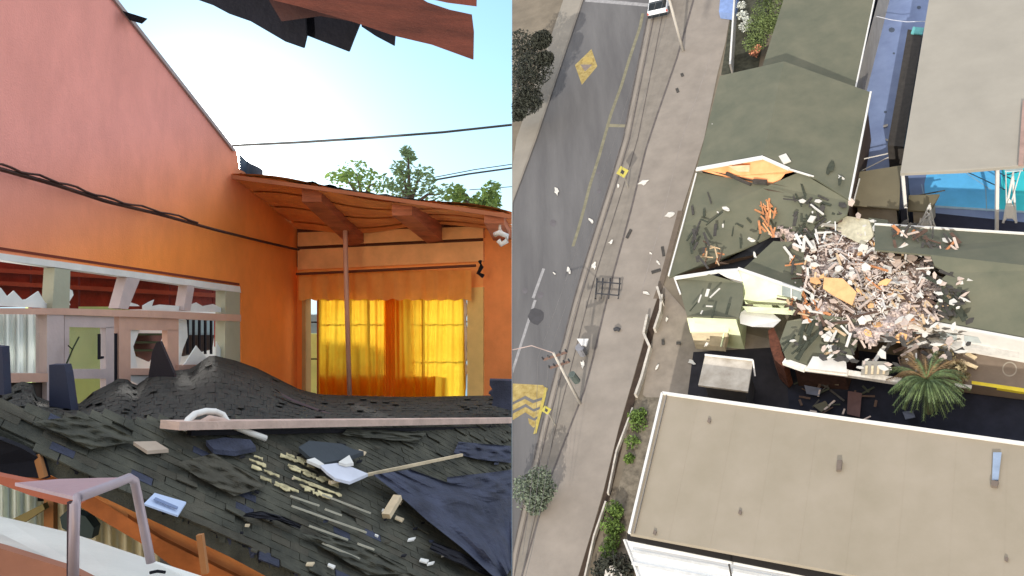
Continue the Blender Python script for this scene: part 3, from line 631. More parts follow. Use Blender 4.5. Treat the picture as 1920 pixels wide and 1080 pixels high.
# ---- ground, road, pavements
obj('ground', MB().grid(lambda u, v: G(960+1700*u, -420+1900*v, -.02), 12, 12), earth, kind='structure', side='B')
L_edge = lambda y: interp([(-400, 1226), (0, 1092), (270, 1001), (380, 960), (1500, 540)], y)
R_edge = lambda y: interp([(-400, 1310), (0, 1222), (270, 1168), (540, 1083), (810, 1014), (1080, 952), (1500, 860)], y)
C_line = lambda y: interp([(-400, 1405), (0, 1300), (100, 1272), (270, 1213), (405, 1180), (530, 1145), (720, 1100), (900, 1030), (1080, 978), (1500, 880)], y)
F_edge = lambda y: interp([(-400, 1470), (0, 1372), (50, 1368), (140, 1345), (270, 1318), (395, 1278), (530, 1242), (600, 1218), (700, 1190), (810, 1158), (935, 1128), (1080, 1084), (1300, 1020)], y)
def band(name, fa, fb, h, m, y0=-400, y1=1400, da=0, db=0, n=30, th=0, **k):
    def f_(u, v):
        y = y0+(y1-y0)*u; x = lerp(max(fa(y)+da, 960), max(fb(y)+db, 960.5), v); return G(x, y, h)
    mb = MB().grid(f_, n, 2)
    return obj(name, mb, m, side='B', **k)
band('road', L_edge, R_edge, .004, asph, kind='structure')
band('pavement', lambda y: L_edge(y)-36, L_edge, .06, mat('left pavement', (.245, .22, .185), .92, .1, .5), kind='structure')
band('kerb', L_edge, L_edge, .09, strip_m, da=-2, db=1.5, kind='structure')
band('verge', R_edge, C_line, .03, strip_m, kind='structure')
band('pavement', C_line, F_edge, .05, pave, kind='structure', db=0)
for da, db, m, h in ((-3, -1, darkline, .05), (2, 7, pave, .06), (9, 11.5, darkline, .05), (25, 26.5, darkline, .05)):
    band('kerb', R_edge, R_edge, h, m, da=da, db=db, kind='structure')
band('gutter_line', C_line, C_line, .062, darkline, da=-1.5, db=2, kind='structure', y1=1300)
for a, b in ((16, 18),): band('pavement_joint', C_line, C_line, .056, mat('pavement joint', (.24, .21, .19)), da=62, db=63.2, kind='structure', y0=100, y1=560)
# grooves between kerbs
# painted marks
def mark(name, pts, m, label, h=.010, cat='road marking'):
    o = sheetB(name, pts, h, m, label=label, cat=cat); return o
dm = root('yellow_diamond', G(1100, 160), 'yellow diamond road marking with a grey triangle symbol on the road', 'road marking', side='B')
obj('diamond', MB().poly(gp([(1109, 92), (1120, 124), (1091, 159), (1078, 122)], .010)), yel, dm)
obj('triangle', MB().poly(gp([(1088, 121), (1111, 121), (1097, 134)], .015)), mat('grey paint', (.20, .16, .14)), dm)
obj('centre_bar', MB().poly(gp([(1097, 106), (1110, 108), (1112, 117), (1090, 117)], .015)), mat('grey yellow paint', (.36, .26, .08)), dm)
ln = [(1205, 25), (1200, 50), (1180, 110), (1165, 160), (1145, 215), (1135, 250), (1124, 290), (1105, 350), (1095, 390), (1084, 430), (1074, 462)]
mb = MB()
for (a, b), (c, d) in zip(ln, ln[1:]): mb.poly(gp([(a-2.5, b), (a+3, b), (c+3, d), (c-2.5, d)], .011))
obj('lane_line', mb, yelf, label='long faded yellow line running down the road', cat='road marking', side='B')
mark('lane_line', [(1137, 232), (1186, 234), (1186, 239), (1136, 238)], mat('dull yellow', (.20, .18, .12)), 'short faded yellow cross line joining the long yellow line')
mark('lane_line', [(1017, 503), (1022, 504), (1002, 560), (997, 558)], whitep, 'upper short faded white line beside dark road patches')
mark('lane_line', [(1001, 562), (1006, 563), (962, 700), (960.5, 690)], whitep, 'long faded white line below the dark round road patch')
mark('stop_line', [(1098, -4), (1220, 7), (1220, 13), (1097, 3)], whitep, 'white cross line at the top of the road')
yh = root('yellow_hatch', G(990, 760), 'worn yellow hatched road marking at the lower left of the road', 'road marking', side='B')
obj('field', MB().poly(gp([(961, 719), (1018, 722), (1023, 728), (1021, 744), (1000, 750), (985, 742), (961, 754)], .011)), yel, yh)
for k, pts in enumerate(([(961, 759), (984, 748), (999, 756), (1020, 749), (1019, 760), (1000, 767), (986, 757), (961, 770)], [(961, 776), (985, 763), (1001, 772), (1017, 765), (1015, 777), (1001, 784), (985, 773), (961, 788)], [(990, 784), (1002, 789), (1013, 782), (1009, 798), (1000, 802), (992, 794)])):
    obj('stripe', MB().poly(gp(pts, .011)), yel, yh)
mark('yellow_edge', [(1022, 726), (1027, 728), (1006, 812), (1000, 814)], mat('bright yellow kerb paint', (.38, .30, .07), .7, .2, 3), 'brighter yellow kerb paint along the patch edge', .07)
for x, y, r, lb in ((1005, 593, 14, 'large dark round oil patch on the road'), (1037, 418, 6, 'faint dark spot in the middle of the road'), (1013, 553, 6, 'small dark smudge above the large round patch'), (984, 545, 5, 'faint dark smudge at the left road edge'), (1122, 322, 4, 'tiny dark spot on the yellow line'), (1123, 358, 4, 'second tiny dark spot just below another by the line')):
    mark('oil_patch', [(x+r*1.05*math.cos(a*.45)*(1+.08*math.sin(a*3)), y+r*1.1*math.sin(a*.45)*(1+.1*math.cos(a*2))) for a in range(14)], mat('dark oil stain' if r > 10 else 'faint oil stain', (.055, .052, .055) if r > 10 else (.11, .10, .105)), lb, .013, 'oil patch')
# ---- leaves, paper and tiles blown onto the street
paper = mat('torn white sheet', (.58, .55, .50), .7, .06, 3, .1)
dtile = mat('dark torn shingle', (.055, .05, .045), .9, .3, 3)
def scrap(x, y, s_, m, label, cat, grp, h=.07, el=1.6, name='paper_scrap', ang=None):
    an = random.uniform(0, 3.1) if ang is None else ang; n = 9; pts = []
    for k in range(n):
        t_ = k/n*6.283; r = s_*random.uniform(.45, 1.15); q = (r*el*math.cos(t_), r*.8*math.sin(t_))
        pts.append((x+q[0]*math.cos(an)-q[1]*math.sin(an), y+q[0]*math.sin(an)+q[1]*math.cos(an)))
    hh = [h+random.uniform(0, .08) for _ in pts]
    obj(name, MB().prism([G(a, b, c) for (a, b), c in zip(pts, hh)], -nB*.02), m, label=label, cat=cat, group=grp, side='B')
for x, y, s_, lb in ((1043, 358, 6.5, 'white torn sheet on the road left of the yellow line'), (1108, 413, 4.5, 'white scrap on the road near the verge'), (1146, 453, 4.5, 'white scrap on the verge left of a dark gutter line'),
    (1114, 497, 6.5, 'rounded white scrap on the verge below'), (1066, 507, 5.5, 'white scrap on the road near the white line'), (1040, 513, 3, 'small white fleck on the road'), (1159, 348, 4, 'small white scrap below the yellow sign'),
    (1207, 342, 8, 'large ragged white scrap beside the gutter'), (1256, 402, 7, 'ragged white scrap near the house wall'), (1234, 492, 4, 'white scrap beside a dark tile on the pavement'), (1220, 475, 3, 'tiny pale scrap on the pavement'),
    (1290, 428, 6, 'white forked scrap on the west eave'), (1211, 549, 5, 'white scrap in the middle of the pavement'), (1250, 599, 4, 'white scrap inside the yard by the fence'), (1232, 688, 4.5, 'cream scrap on the yard earth'),
    (1296, 678, 6, 'long white scrap left of the small shed'), (1092, 683, 6, 'white scrap on the verge by the utility pole'), (1342, 231, 6, 'pale scrap near the roof edge at the top'), (1361, 391, 6, 'white oval scrap on the collapsed roof'),
    (1346, 398, 2.5, 'tiny white fleck beside the oval scrap'), (1355, 423, 3, 'small white fleck lower on the roof'), (1297, 480, 4.5, 'white scrap low on the collapsed roof'), (1408, 449, 6, 'long white scrap by the orange rubble'), (1415, 477, 6, 'white scrap above the small house verge'), (1356, 569, 4.5, 'white dot on the small green house roof'),
    (1577, 333, 5, 'white scrap on the upper roof at right'), (1661, 235, 4, 'narrow white scrap on the blue court'), (1684, 243, 3.5, 'white fleck on the dark low block'), (1663, 262, 3, 'white fleck at the court edge'), (1324, 646, 4.5, 'white scrap on the pale green slab')):
    hh = .07
    if 1300 < x < 1600 and y < 560: hh = 3.75
    if x > 1340 and y == 231: hh = 4.3
    if x == 1577: hh = 4.4
    if (x, y) == (1324, 646): hh = 1.6
    scrap(x, y, s_*.9, paper, lb, 'paper', 'white scraps blown over the street', h=hh)
for x, y, l_, a_n, lb in ((1179, 438, 9, -1.1, 'dark tile lying beside the gutter line'), (1243, 471, 9, 1.4, 'dark tile on the pavement near the house'), (1230, 508, 9, -.3, 'thin dark strip pointing at the house wall'),
    (1279, 140, 3, 1.2, 'tiny dark tile on the upper pavement'), (1270, 169, 4, 1.2, 'small dark tile below the tiny one'), (1243, 641, 5, 1.5, 'dark tile in the yard by the fence'), (1272, 643, 4, 0, 'small dark tile nearer the shed')):
    q = [(x+math.cos(a_n)*l_*s1-math.sin(a_n)*2.6*s2, y+math.sin(a_n)*l_*s1+math.cos(a_n)*2.6*s2) for s1, s2 in ((-1, -1), (1, -1), (1, 1), (-1, 1))]
    obj('roof_tile', MB().prism(gp(q, .10), -nB*.04), dtile, label=lb, cat='roof tile', group='dark tiles on the pavement', side='B')
# ---- fence wall along the pavement
edge_strip = mat('dark brown strip', (.040, .026, .018), .95, .3, 2)
band('edge_strip', F_edge, F_edge, .055, edge_strip, y0=560, y1=1300, da=1, db=15, kind='structure')  # dark brown strip along the fence side of the pavement
band('edge_strip', F_edge, F_edge, .055, mat('brown worn edge', (.13, .10, .075)), y0=395, y1=560, da=-7, db=3, kind='structure')
def fence_run(pts, hts, lb, w_=.16, m=None):
    mb = MB()
    for (a, b), (c, d) in zip(pts, pts[1:]):
        A, B_ = G(a, b), G(c, d); e = (B_-A).normalized(); x = e.cross(nB)*w_
        mb.prism([A, A+x, B_+x, B_], nB*hts)
    return obj('boundary_wall', mb, m or mat('white limewashed wall', (.46, .42, .37), .8, .3, 2), label=lb, cat='wall', group='low walls along the pavement', side='B')
fence_run([(1237, 545), (1246, 574)], .5, 'short low wall piece at the upper end of the yard gate')
fence_run([(1246, 560), (1243, 590), (1232, 624)], .5, 'slanting white gate leaf standing open above the yard entrance')
fence_run([(1219, 598), (1212, 632), (1223, 656)], .5, 'bent white gate leaf standing open onto the yard')
fence_run([(1223, 656), (1207, 715), (1196, 746)], .4, 'white topped wall below the open gate')
fence_run([(1190, 770), (1160, 850), (1144, 930)], .35, 'white topped wall beside the lower green planting', .1)
fence_run([(1140, 945), (1118, 1010), (1098, 1100), (1080, 1180)], .35, 'white topped wall at the bottom of the pavement', .1)
# ---- yard ground patches
sheetB('yard', [(1240, 530), (1300, 600), (1460, 640), (1480, 760), (1230, 760), (1205, 740)], .01, mat('brown yard concrete', (.22, .185, .15), .95, .2, 1), kind='structure')
sheetB('planting_strip', [(1205, 745), (1240, 745), (1160, 1100), (1110, 1100)], .012, mat('dark planting soil', (.12, .10, .075), .95, .35, 2, hue=(.17, .145, .11)), kind='structure')
sheetB('back_passage', [(1470, 640), (1960, 700), (1960, 900), (1470, 800)], .014, mat('shaded passage ground', (.014, .015, .024), .95, .4, .8), kind='structure')  # near-black colour paints the shade behind the cream-roofed building
# ---- roofs and buildings
sage = mat('sage green roofing', (.102, .108, .075), .8, .10, .5, .12, 8, hue=(.124, .120, .083))
sage2 = mat('mossy brown roofing', (.145, .125, .08), .85, .12, .5, .12, 8)
cream = mat('pale cream metal roofing', (.262, .224, .165), .7, .06, .4, .1, 6, hue=(.275, .235, .182))
cream2 = mat('light cream metal roofing', (.285, .262, .222), .7, .08, .4, .1, 6)
wht = mat('white roof trim', (.62, .60, .57), .6, .06, 2, .1)
pgreen = mat('pale mint render', (.62, .70, .42), .8, .08, 1, .1, hue=(.68, .72, .50))
wallm = mat('grey house render', (.35, .32, .28), .85, .15, 1)
orgB = mat('orange inner wall', (.78, .32, .13), .85, .12, 1, .1, hue=(.80, .38, .18))
def house(name, label, faces, outline, wm, rm, trim=(), th=.14, group=None, cat='building', walls=True):
    """faces: roof planes of (px, py, height); outline: eave corners going round, walls drop from them to the ground"""
    r_ = root(name, G(outline[0][0], outline[0][1], 0), label, cat, group, side='B')
    for fc in faces:
        obj('roof', MB().prism([G(*q) for q in fc], -nB*th), rm, r_)
    if walls:
        mb = MB(); cen = sum((L(G(*q)) for q in outline), V())/len(outline); n = len(outline)
        ins = []
        for q in outline:
            l = L(G(*q)); d = V((cen.x-l.x, cen.y-l.y, 0)).normalized(); ins.append((l.x+d.x*.35, l.y+d.y*.35, l.z-th-.02))
        for k in range(n):
            a, b = ins[k], ins[(k+1) % n]
            mb.poly([Wd(a[0], a[1], 0), Wd(b[0], b[1], 0), Wd(*b), Wd(*a)])
        obj('wall', mb, wm, r_, clamp=True)
    for (a, b, w_) in trim:
        obj('trim', MB().bar(G(*a)+nB*.03, G(*b)+nB*.03, w_, .12, nB), wht, r_)
    return r_
def seams(r_, a, b, c, d, n, m, w_=.04):       # standing seams from edge a-b to edge c-d
    for k in range(1, n):
        t_ = k/n; p = lerp(G(*a), G(*b), t_); q = lerp(G(*d), G(*c), t_)
        obj('seam', MB().bar(p+nB*.012, q+nB*.012, w_, .03, nB), m, r_)
# north house
house('north_house', 'flat toned sage green roof at the top behind the gabled roof',
      [[(1418, 160, 3.6), (1520, -160, 3.6), (1680, -120, 3.3), (1640, -2, 3.3), (1604, 168, 3.3), (1470, 190, 3.6)]],
      [(1418, 160, 3.6), (1520, -160, 3.6), (1680, -120, 3.3), (1604, 168, 3.3)], wallm, sage, [((1640, -2, 3.3), (1604, 168, 3.3), .10)])
# gabled house, intact half
RG = [(1350, 142, 4.3), (1470, 115, 5.3), (1430, 296, 5.3), (1306, 318, 4.2)]
RG2 = [(1470, 115, 5.3), (1612, 166, 4.3), (1633, 173, 4.2), (1603, 310, 4.15), (1593, 375, 4.1), (1528, 334, 4.6), (1430, 296, 5.3)]
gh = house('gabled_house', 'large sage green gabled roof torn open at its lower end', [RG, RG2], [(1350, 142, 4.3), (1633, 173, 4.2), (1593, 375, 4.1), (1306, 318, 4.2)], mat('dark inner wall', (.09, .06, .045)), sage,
      [((1306, 318, 4.2), (1430, 296, 5.3), .30), ((1430, 296, 5.3), (1480, 318, 4.95), .2), ((1480, 318, 4.95), (1526, 332, 4.6), .07), ((1633, 173, 4.2), (1593, 375, 4.1), .12)])
# orange gable wall with roof remains
ow = root('orange_gable', G(1430, 400), 'bright orange triangular gable wall exposed under the broken roof end', 'wall', side='B')
def gw_(pts, h0, m, name, dz=0): return obj(name, MB().prism([G(x, y, h) for x, y, h in pts], vB*.2-nB*.02), m, ow)
gw_([(1312, 319, 4.0), (1430, 299, 5.1), (1497, 320, 4.7), (1472, 326, 4.3), (1452, 352, 3.5), (1447, 402, 2.9), (1431, 400, 2.9), (1424, 354, 3.5), (1406, 349, 3.6), (1356, 331, 3.8)], 0, orgB, 'plaster_face')
obj('ledge', MB().bar(G(1362, 325, 4.1), G(1408, 347, 3.9), .16, .2, nB), dtile, ow)
obj('ledge', MB().bar(G(1412, 340, 4.1), G(1438, 342, 4.0), .3, .2, nB), dtile, ow)
obj('pale_panel', MB().prism([G(1366, 312, 4.9), G(1406, 310, 4.95), G(1405, 322, 4.4), G(1384, 322, 4.4)], nB*.03), mat('peach plaster', (.75, .48, .30)), ow)
# collapsed roof south of it
CR = house('collapsed_roof', 'collapsed sage green roof strewn with planks below the orange gable',
      [[(1306, 322, 4.0), (1440, 348, 3.85), (1450, 440, 2.7), (1330, 496, 3.0), (1308, 500, 3.2), (1254, 520, 3.6), (1280, 420, 3.8)],
       [(1440, 348, 3.85), (1500, 322, 4.55), (1594, 378, 4.0), (1588, 402, 3.9), (1545, 430, 3.4), (1500, 460, 2.8), (1450, 440, 2.7)]],
      [(1306, 322, 4.0), (1594, 378, 4.0), (1588, 402, 3.9), (1500, 460, 2.8), (1308, 500, 3.2), (1254, 520, 3.6)], MATS['dark inner wall'], sage,
      [((1306, 326, 4.0), (1281, 420, 3.8), .09), ((1281, 420, 3.8), (1254, 518, 3.6), .09)])
# shadow of the gap in front of the small house, painted black
slab('shadow_pit', [(1312, 498), (1370, 485), (1470, 425), (1478, 440), (1400, 500), (1340, 520)], 2.6, .1, mat('black gap shadow', (.012, .012, .014)), label='black strip of painted shadow where the roof dropped', cat='shadow')
# inner roof fragment right of the verge
house('roof_fragment', 'small triangular sage roof fragment behind the white verge', [[(1385, 512, 3.3), (1450, 452, 3.3), (1508, 455, 3.1), (1506, 540, 3.0), (1450, 530, 3.2)]], [(1385, 512, 3.3), (1508, 455, 3.1), (1506, 540, 3.0)], pgreen, sage)
# small mint house
mh = house('mint_house', 'small house with sage roof, white verge and pale mint walls', [[(1268, 522, 3.3), (1330, 514, 3.9), (1392, 532, 3.5), (1394, 560, 3.45), (1385, 596, 3.4), (1330, 592, 3.8), (1288, 592, 3.3)]],
      [(1268, 522, 3.3), (1392, 532, 3.5), (1385, 596, 3.4), (1288, 592, 3.3)], pgreen, sage,
      [((1266, 522, 3.45), (1345, 510, 3.95), .22), ((1345, 510, 3.95), (1384, 508, 4.0), .16), ((1384, 504, 4.0), (1505, 546, 3.6), .16), ((1264, 520, 3.3), (1276, 552, 3.3), .1)])
obj('wall_face', MB().prism([G(1386, 508, 3.85), G(1504, 548, 3.5), G(1500, 575, 2.3), G(1450, 572, 2.3), G(1398, 570, 2.3), G(1388, 540, 3.0)], vB*.15), pgreen, mh)
obj('white_band', MB().prism([G(1340, 508, 3.95), G(1384, 505, 4.05), G(1392, 530, 3.3), G(1380, 530, 3.3)], vB*.1), wht, mh)
wi = obj('window', MB().prism([G(1466, 534, 4.0), G(1502, 546, 3.9), G(1502, 562, 3.4), G(1466, 553, 3.4)], -vB*.06+nB*.02), mat('grey window glass', (.22, .25, .24), .2), mh)
obj('frame', MB().bar(G(1466, 533, 4.08), G(1503, 545, 3.98), .1, .1, nB), wht, wi)
obj('frame', MB().bar(G(1484, 540, 4.06), G(1484, 558, 3.5), .06, .1, nB), wht, wi)
pm = root('mint_annex', G(1330, 645), 'pale mint porch slab with a tan lower part beside the small house', 'porch', side='B')
obj('roof', MB().prism([G(1288, 596, 2.4), G(1367, 598, 2.4), G(1366, 622, 2.0), G(1294, 622, 2.0)], -nB*.12), mat('mint porch sheet', (.70, .76, .46), .7, .08, 2), pm)
obj('wall', MB().prism([G(1296, 624, 1.9), G(1364, 624, 1.9), G(1358, 650, .9), G(1302, 645, .9)], -nB*.5), mat('sandy wall', (.50, .42, .28)), pm)
obj('edge', MB().bar(G(1364, 600, 2.45), G(1352, 650, 1.2), .08, .1, nB), pgreen, pm)
for pts, h, lb in (([(1386, 588), (1400, 578), (1440, 580), (1464, 600), (1450, 613), (1410, 612), (1388, 606)], 2.6, 'crumpled white sheet between small house and rubble'), ([(1392, 574), (1470, 578), (1496, 572), (1490, 590), (1400, 584)], 2.9, 'pale green broken sheet under the house window')):
    obj('loose_sheet', MB().prism([G(x, y, h+random.uniform(-.1, .1)) for x, y in pts], -nB*.04), wht if h < 2.8 else pgreen, label=lb, cat='sheet', side='B')
# south fragment
sf = house('broken_annex', 'leaning sage green roof slab ringed by broken white walls', [[(1476, 602, 3.0), (1540, 590, 3.3), (1612, 600, 3.1), (1606, 650, 2.7), (1590, 676, 2.6), (1512, 690, 2.5), (1476, 680, 2.6), (1462, 640, 2.8)]],
      [(1476, 602, 3.0), (1612, 600, 3.1), (1590, 690, 2.5), (1476, 680, 2.6)], mat('broken brick edge', (.045, .022, .018), .9, .4, 3), sage)
for k, (a, b, h1, w_) in enumerate((((1470, 678), (1510, 692), 2.5, .35), ((1510, 690), (1590, 700), 2.4, .35), ((1586, 700), (1690, 716), 2.2, .35), ((1700, 612), (1748, 622), 2.6, .3))):
    A, B_ = G(a[0], a[1], h1), G(b[0], b[1], h1)
    obj('wall_top', MB().bar(A, B_, w_, .25, nB), mat('broken white wall', (.72, .68, .62), .8, .2, 3), sf)
bw_ = MB(); pts = [(1440, 620), (1450, 612), (1462, 640), (1466, 660), (1478, 682), (1470, 690), (1452, 672), (1444, 650)]
obj('burnt_edge', MB().prism(gp(pts, 2.2), -nB*2), mat('burnt brown timber edge', (.10, .035, .02), .9, .5, 4), label='burnt brown broken edge at the left of the leaning slab', cat='timber', side='B')
for pts, h, m, lb in (([(1524, 668), (1586, 674), (1588, 698), (1512, 690)], 2.9, wht, 'clean white square sheet at the bottom of the rubble'),
                      ([(1617, 676), (1662, 678), (1669, 690), (1666, 702), (1614, 702)], 2.8, cream2, 'cream coloured mattress shape right of the white sheet'),
                      ([(1640, 600), (1700, 606), (1704, 640), (1644, 640)], 2.7, mat('pale grey sheet', (.42, .42, .42)), 'grey sheet beside the palm'),
                      ([(1545, 520), (1580, 522), (1606, 548), (1598, 572), (1560, 552), (1543, 540)], 3.8, mat('tan orange board', (.70, .40, .18)), 'large tan orange board lying in the middle of the rubble'),
                      ([(1582, 404), (1630, 412), (1640, 440), (1620, 460), (1580, 440), (1566, 428)], 3.3, mat('olive cream sheets', (.48, .44, .32), .8, .25, 3), 'olive cream roof sheets above the rubble'),
                      ([(1628, 408), (1664, 412), (1676, 440), (1652, 468), (1640, 450)], 3.3, sage, 'loose sage green sheet beside the black gap')):
    obj('loose_sheet', MB().prism([G(x, y, h) for x, y in pts], -nB*.06), m, label=lb, cat='sheet', side='B')
for k in range(4):
    obj('plank', MB().bar(G(1625+k*11, 686, 2.86), G(1624+k*11, 701, 2.86), .12, .05, nB), palewood, label='short upright plank on the cream mattress shape', cat='plank', group='short planks on the cream mattress shape', side='B')
# east long house
eh = house('long_house', 'long sage green roof running off the right edge with a white gutter wall', [[(1745, 478, 4.6), (1990, 505, 4.6), (1990, 648, 3.4), (1756, 604, 3.4), (1772, 590, 3.55), (1752, 572, 3.7), (1776, 548, 3.95), (1758, 530, 4.1), (1778, 512, 4.25), (1752, 497, 4.4)], [(1640, 420, 3.6), (1990, 446, 3.6), (1990, 505, 4.6), (1745, 478, 4.6), (1640, 468, 4.4)]],
      [(1640, 424, 3.4), (1990, 446, 3.4), (1990, 648, 3.2), (1700, 600, 3.2)], wht, sage, [((1640, 421, 3.65), (1990, 443, 3.65), .10), ((1752, 607, 3.4), (1990, 651, 3.4), .16)])
for k in range(5):
    x = 1712+k*48
    obj('window', MB().prism([G(x, 618+(x-1712)*.12, 2.4), G(x+34, 622+(x-1712)*.12, 2.4), G(x+34, 633+(x-1712)*.12, 1.9), G(x, 629+(x-1712)*.12, 1.9)], nB*.03), mat('grey strip glazing', (.40, .44, .44), .3), eh)
obj('gutter', MB().prism(gp([(1702, 612), (1990, 652), (1990, 668), (1702, 640)], 1.75), -nB*.5), mat('white gutter wall', (.55, .54, .52), .7, .15, 3), eh)
# terrace
tr = root('terrace', G(1850, 720, 0), 'brown terrace with a pale painted ring and a yellow edge', 'terrace', side='B')
obj('deck', MB().prism(gp([(1690, 642), (1990, 668), (1990, 742), (1760, 714), (1690, 700)], .9), -nB*.8), mat('red brown terrace', (.20, .155, .12), .85, .15, 1), tr)
obj('yellow_edge', MB().prism([G(1822, 714, .98), G(1990, 738, .98), G(1990, 746, .9), G(1822, 720, .9)], -nB*.2), mat('fresh yellow edge', (.80, .64, .05), .6, .1), tr)
rg = MB()
for a in range(24):
    t0, t1 = a*math.pi/12, (a+1)*math.pi/12
    rg.poly(gp([(1893+r*math.cos(t), 692+r*1.0*math.sin(t)) for r, t in ((14, t0), (14, t1), (11.5, t1), (11.5, t0))], .905))
obj('painted_ring', rg, mat('pale ring paint', (.33, .29, .24)), tr)
# tan roof building top right: roof on posts over the blue court
cr_ = root('court_roof', G(1750, 380), 'big pale cream roof carried on posts over the blue court', 'roof', side='B')
sheetB('court', [(1590, 400), (1655, -300), (2300, -300), (2300, 430), (1700, 420)], .02, mat('blue grey court paint', (.15, .20, .36), .55, .10, .6, .1, hue=(.18, .235, .39)), kind='structure')
sheetB('court_paint', [(1733, 345), (1760, 230), (1885, 220), (1873, 395), (1735, 384)], .03, mat('bright blue court paint', (.12, .48, .85), .5, .1, .8), label='bright blue painted panel of the sports court', cat='court paint')
sheetB('court_paint', [(1873, 395), (1885, 220), (2100, 210), (2100, 410)], .035, mat('turquoise court paint', (.05, .58, .66), .5, .1, .8), label='turquoise painted panel at the right edge of the court', cat='court paint')
for a, b, c, d, w_ in ((1735, 386, 2000, 402, 4), (1728, 345, 1736, 388, 2), (1848, 350, 1850, 396, 1.5), (1790, 310, 1858, 356, 1.2)):
    n_ = V((-(d-b), c-a)).normalized()*w_/2 if False else None
    dx, dy = c-a, d-b; l_ = math.hypot(dx, dy); nx, ny = -dy/l_*w_/2, dx/l_*w_/2
    sheetB('court_line', [(a+nx, b+ny), (c+nx, d+ny), (c-nx, d-ny), (a-nx, b-ny)], .045, mat('pale court line', (.30, .42, .52)), label='thin pale painted line on the blue court', cat='court line', group='pale lines on the blue court')
TRf = [(1745, -60, 5.5), (1745, -20, 5.5), (1688, 325, 5.5), (1806, 320, 5.6), (1980, 305, 5.8), (1990, -60, 5.8)]
obj('roof', MB().prism([G(*q) for q in TRf], -nB*.2), cream2, cr_)
obj('ridge', MB().bar(G(1922, 190, 5.9), G(1914, 310, 5.9), .25, .15, nB), mat('brown ridge', (.30, .20, .17)), cr_)
for x, y in ((1692, 322), (1730, 90), (1870, 312)): obj('post', MB().bar(G(x, y, 5.4), G(x, y, 5.4)-nB*5.4, .18, .18, vB), wht, cr_)
for a, b in (((1800, 316), (1885, 356)), ((1826, 300), (1905, 340)), ((1880, 330), (1925, 318))): obj('thin_bar', MB().bar(G(*a, 2.4), G(*b, 1.4), .05, .05, nB), mat('dark blue bar', (.03, .07, .12)), cr_)  # thin dark diagonal bars over the blue court
# dark low block along the court and service wall
lt = root('low_block', G(1680, 270), 'long narrow dark low block roof along the left side of the court roof', 'low block', side='B')
obj('roof', MB().prism([G(1702, 55, 2.6), G(1730, 58, 2.6), G(1694, 275, 2.6), G(1664, 272, 2.6)], -nB*2.3), mat('dark brown block', (.035, .030, .026), .8, .3, 3), lt)  # plain dark brown block filling the dark row beside the court
obj('teal_cap', MB().prism([G(1712, 50, 2.7), G(1733, 52, 2.7), G(1729, 64, 2.7), G(1708, 62, 2.7)], -nB*.1), mat('teal cap', (.12, .38, .38)), lt)
for x, y, r in ((1672, 56, 6), (1723, 14, 4), (1660, 210, 3), (1676, 100, 2.5)):
    mark('drain_cover', [(x+r*math.cos(a*.785), y+r*.8*math.sin(a*.785)) for a in range(8)], mat('dark drain', (.07, .09, .13)), 'dark round drain cover on the blue strip'+(' beside the low block top' if r == 6 else ' high up by the roof' if r == 4 else ' lower down' if r == 3 else ' halfway down, the smallest'), .03, 'drain cover')
props(obj('court_cable', MB().tube([G(1641, 30, 2.5), G(1670, 37, 2.2), G(1700, 41, 2.2), G(1735, 40, 2.6)], .03, 5), mat('pale cable', (.5, .52, .58)), side='B'), 'pale sagging cable crossing the blue strip near the top', 'cable')
for a, b, lb in (((1610, 300), (1700, 280), 'upper thin white lath lying over the gap by the court'), ((1612, 322), (1668, 294), 'short white lath lying by the court corner'), ((1690, 372), (1772, 357), 'dark lath resting across the court edge')):
    obj('lath', MB().bar(G(*a, 1.2), G(*b, 1.2), .06, .05, nB), dtile if 'dark' in lb else paper, label=lb, cat='lath', side='B')
# small green roof behind the gap, dark posts
house('low_shed', 'small low sage green roof in the corner below the blue strip', [[(1612, 322, 2.2), (1690, 310, 2.2), (1686, 392, 2.2), (1598, 385, 2.2)]], [(1612, 322, 2.2), (1690, 310, 2.2), (1686, 392, 2.2), (1598, 385, 2.2)], wallm, sage2, [((1612, 336, 2.25), (1600, 382, 2.25), .06)])
house('low_shed', 'second low sage roof strip right of the dark post', [[(1704, 366, 1.8), (1762, 364, 1.8), (1744, 396, 1.8), (1702, 394, 1.8)]], [(1704, 366, 1.8), (1762, 364, 1.8), (1744, 396, 1.8), (1702, 394, 1.8)], wallm, sage2)
obj('dark_post', MB().prism(gp([(1688, 330), (1703, 330), (1700, 392), (1688, 392)], 2.4), -nB*2.2), mat('blue black timber wall', (.02, .022, .035)), label='blue black upright wall strip below the cream roof corner', cat='wall', side='B')
sheetB('shade_strip', [(1590, 390), (1720, 396), (1990, 424), (1990, 440), (1720, 428), (1600, 412)], .03, mat('deep navy shade ground', (.018, .02, .04)), kind='structure')  # flat strip coloured navy to paint the shade along the long roof
# white hoop stands
def hoop(bx, by, tx, ty, lb, spread, lean):
    r_ = root('hoop_stand', G(bx, by), lb, 'hoop stand', 'white hoop stands at the court', side='B')
    T = G(tx, ty, 2.6)
    for s_ in (-1, 1): obj('leg', MB().tube([G(bx+s_*spread, by, .05), T], .07, 6), wht, r_)
    obj('base_plate', MB().prism([G(bx-spread, by, .3), G(bx-spread*.7, by-28, 1.0), G(bx, by-45, 1.5), G(bx+spread*.7, by-28, 1.0), G(bx+spread, by, .3), G(bx+spread*.4, by-8, .4), G(bx-spread*.4, by-8, .4)], nB*.05), wht, r_)
    return r_, T
r1, T1 = hoop(1893, 418, 1899, 330, 'tall white hoop stand on the right of the blue court', 12, 0)
obj('backboard', MB().bar(G(1884, 317, 3.4), G(1918, 315, 3.4), .5, .06, nB), mat('clear board frame', (.55, .65, .68)), r1)
obj('mast', MB().tube([T1, G(1900, 318, 3.3)], .06, 6), wht, r1)
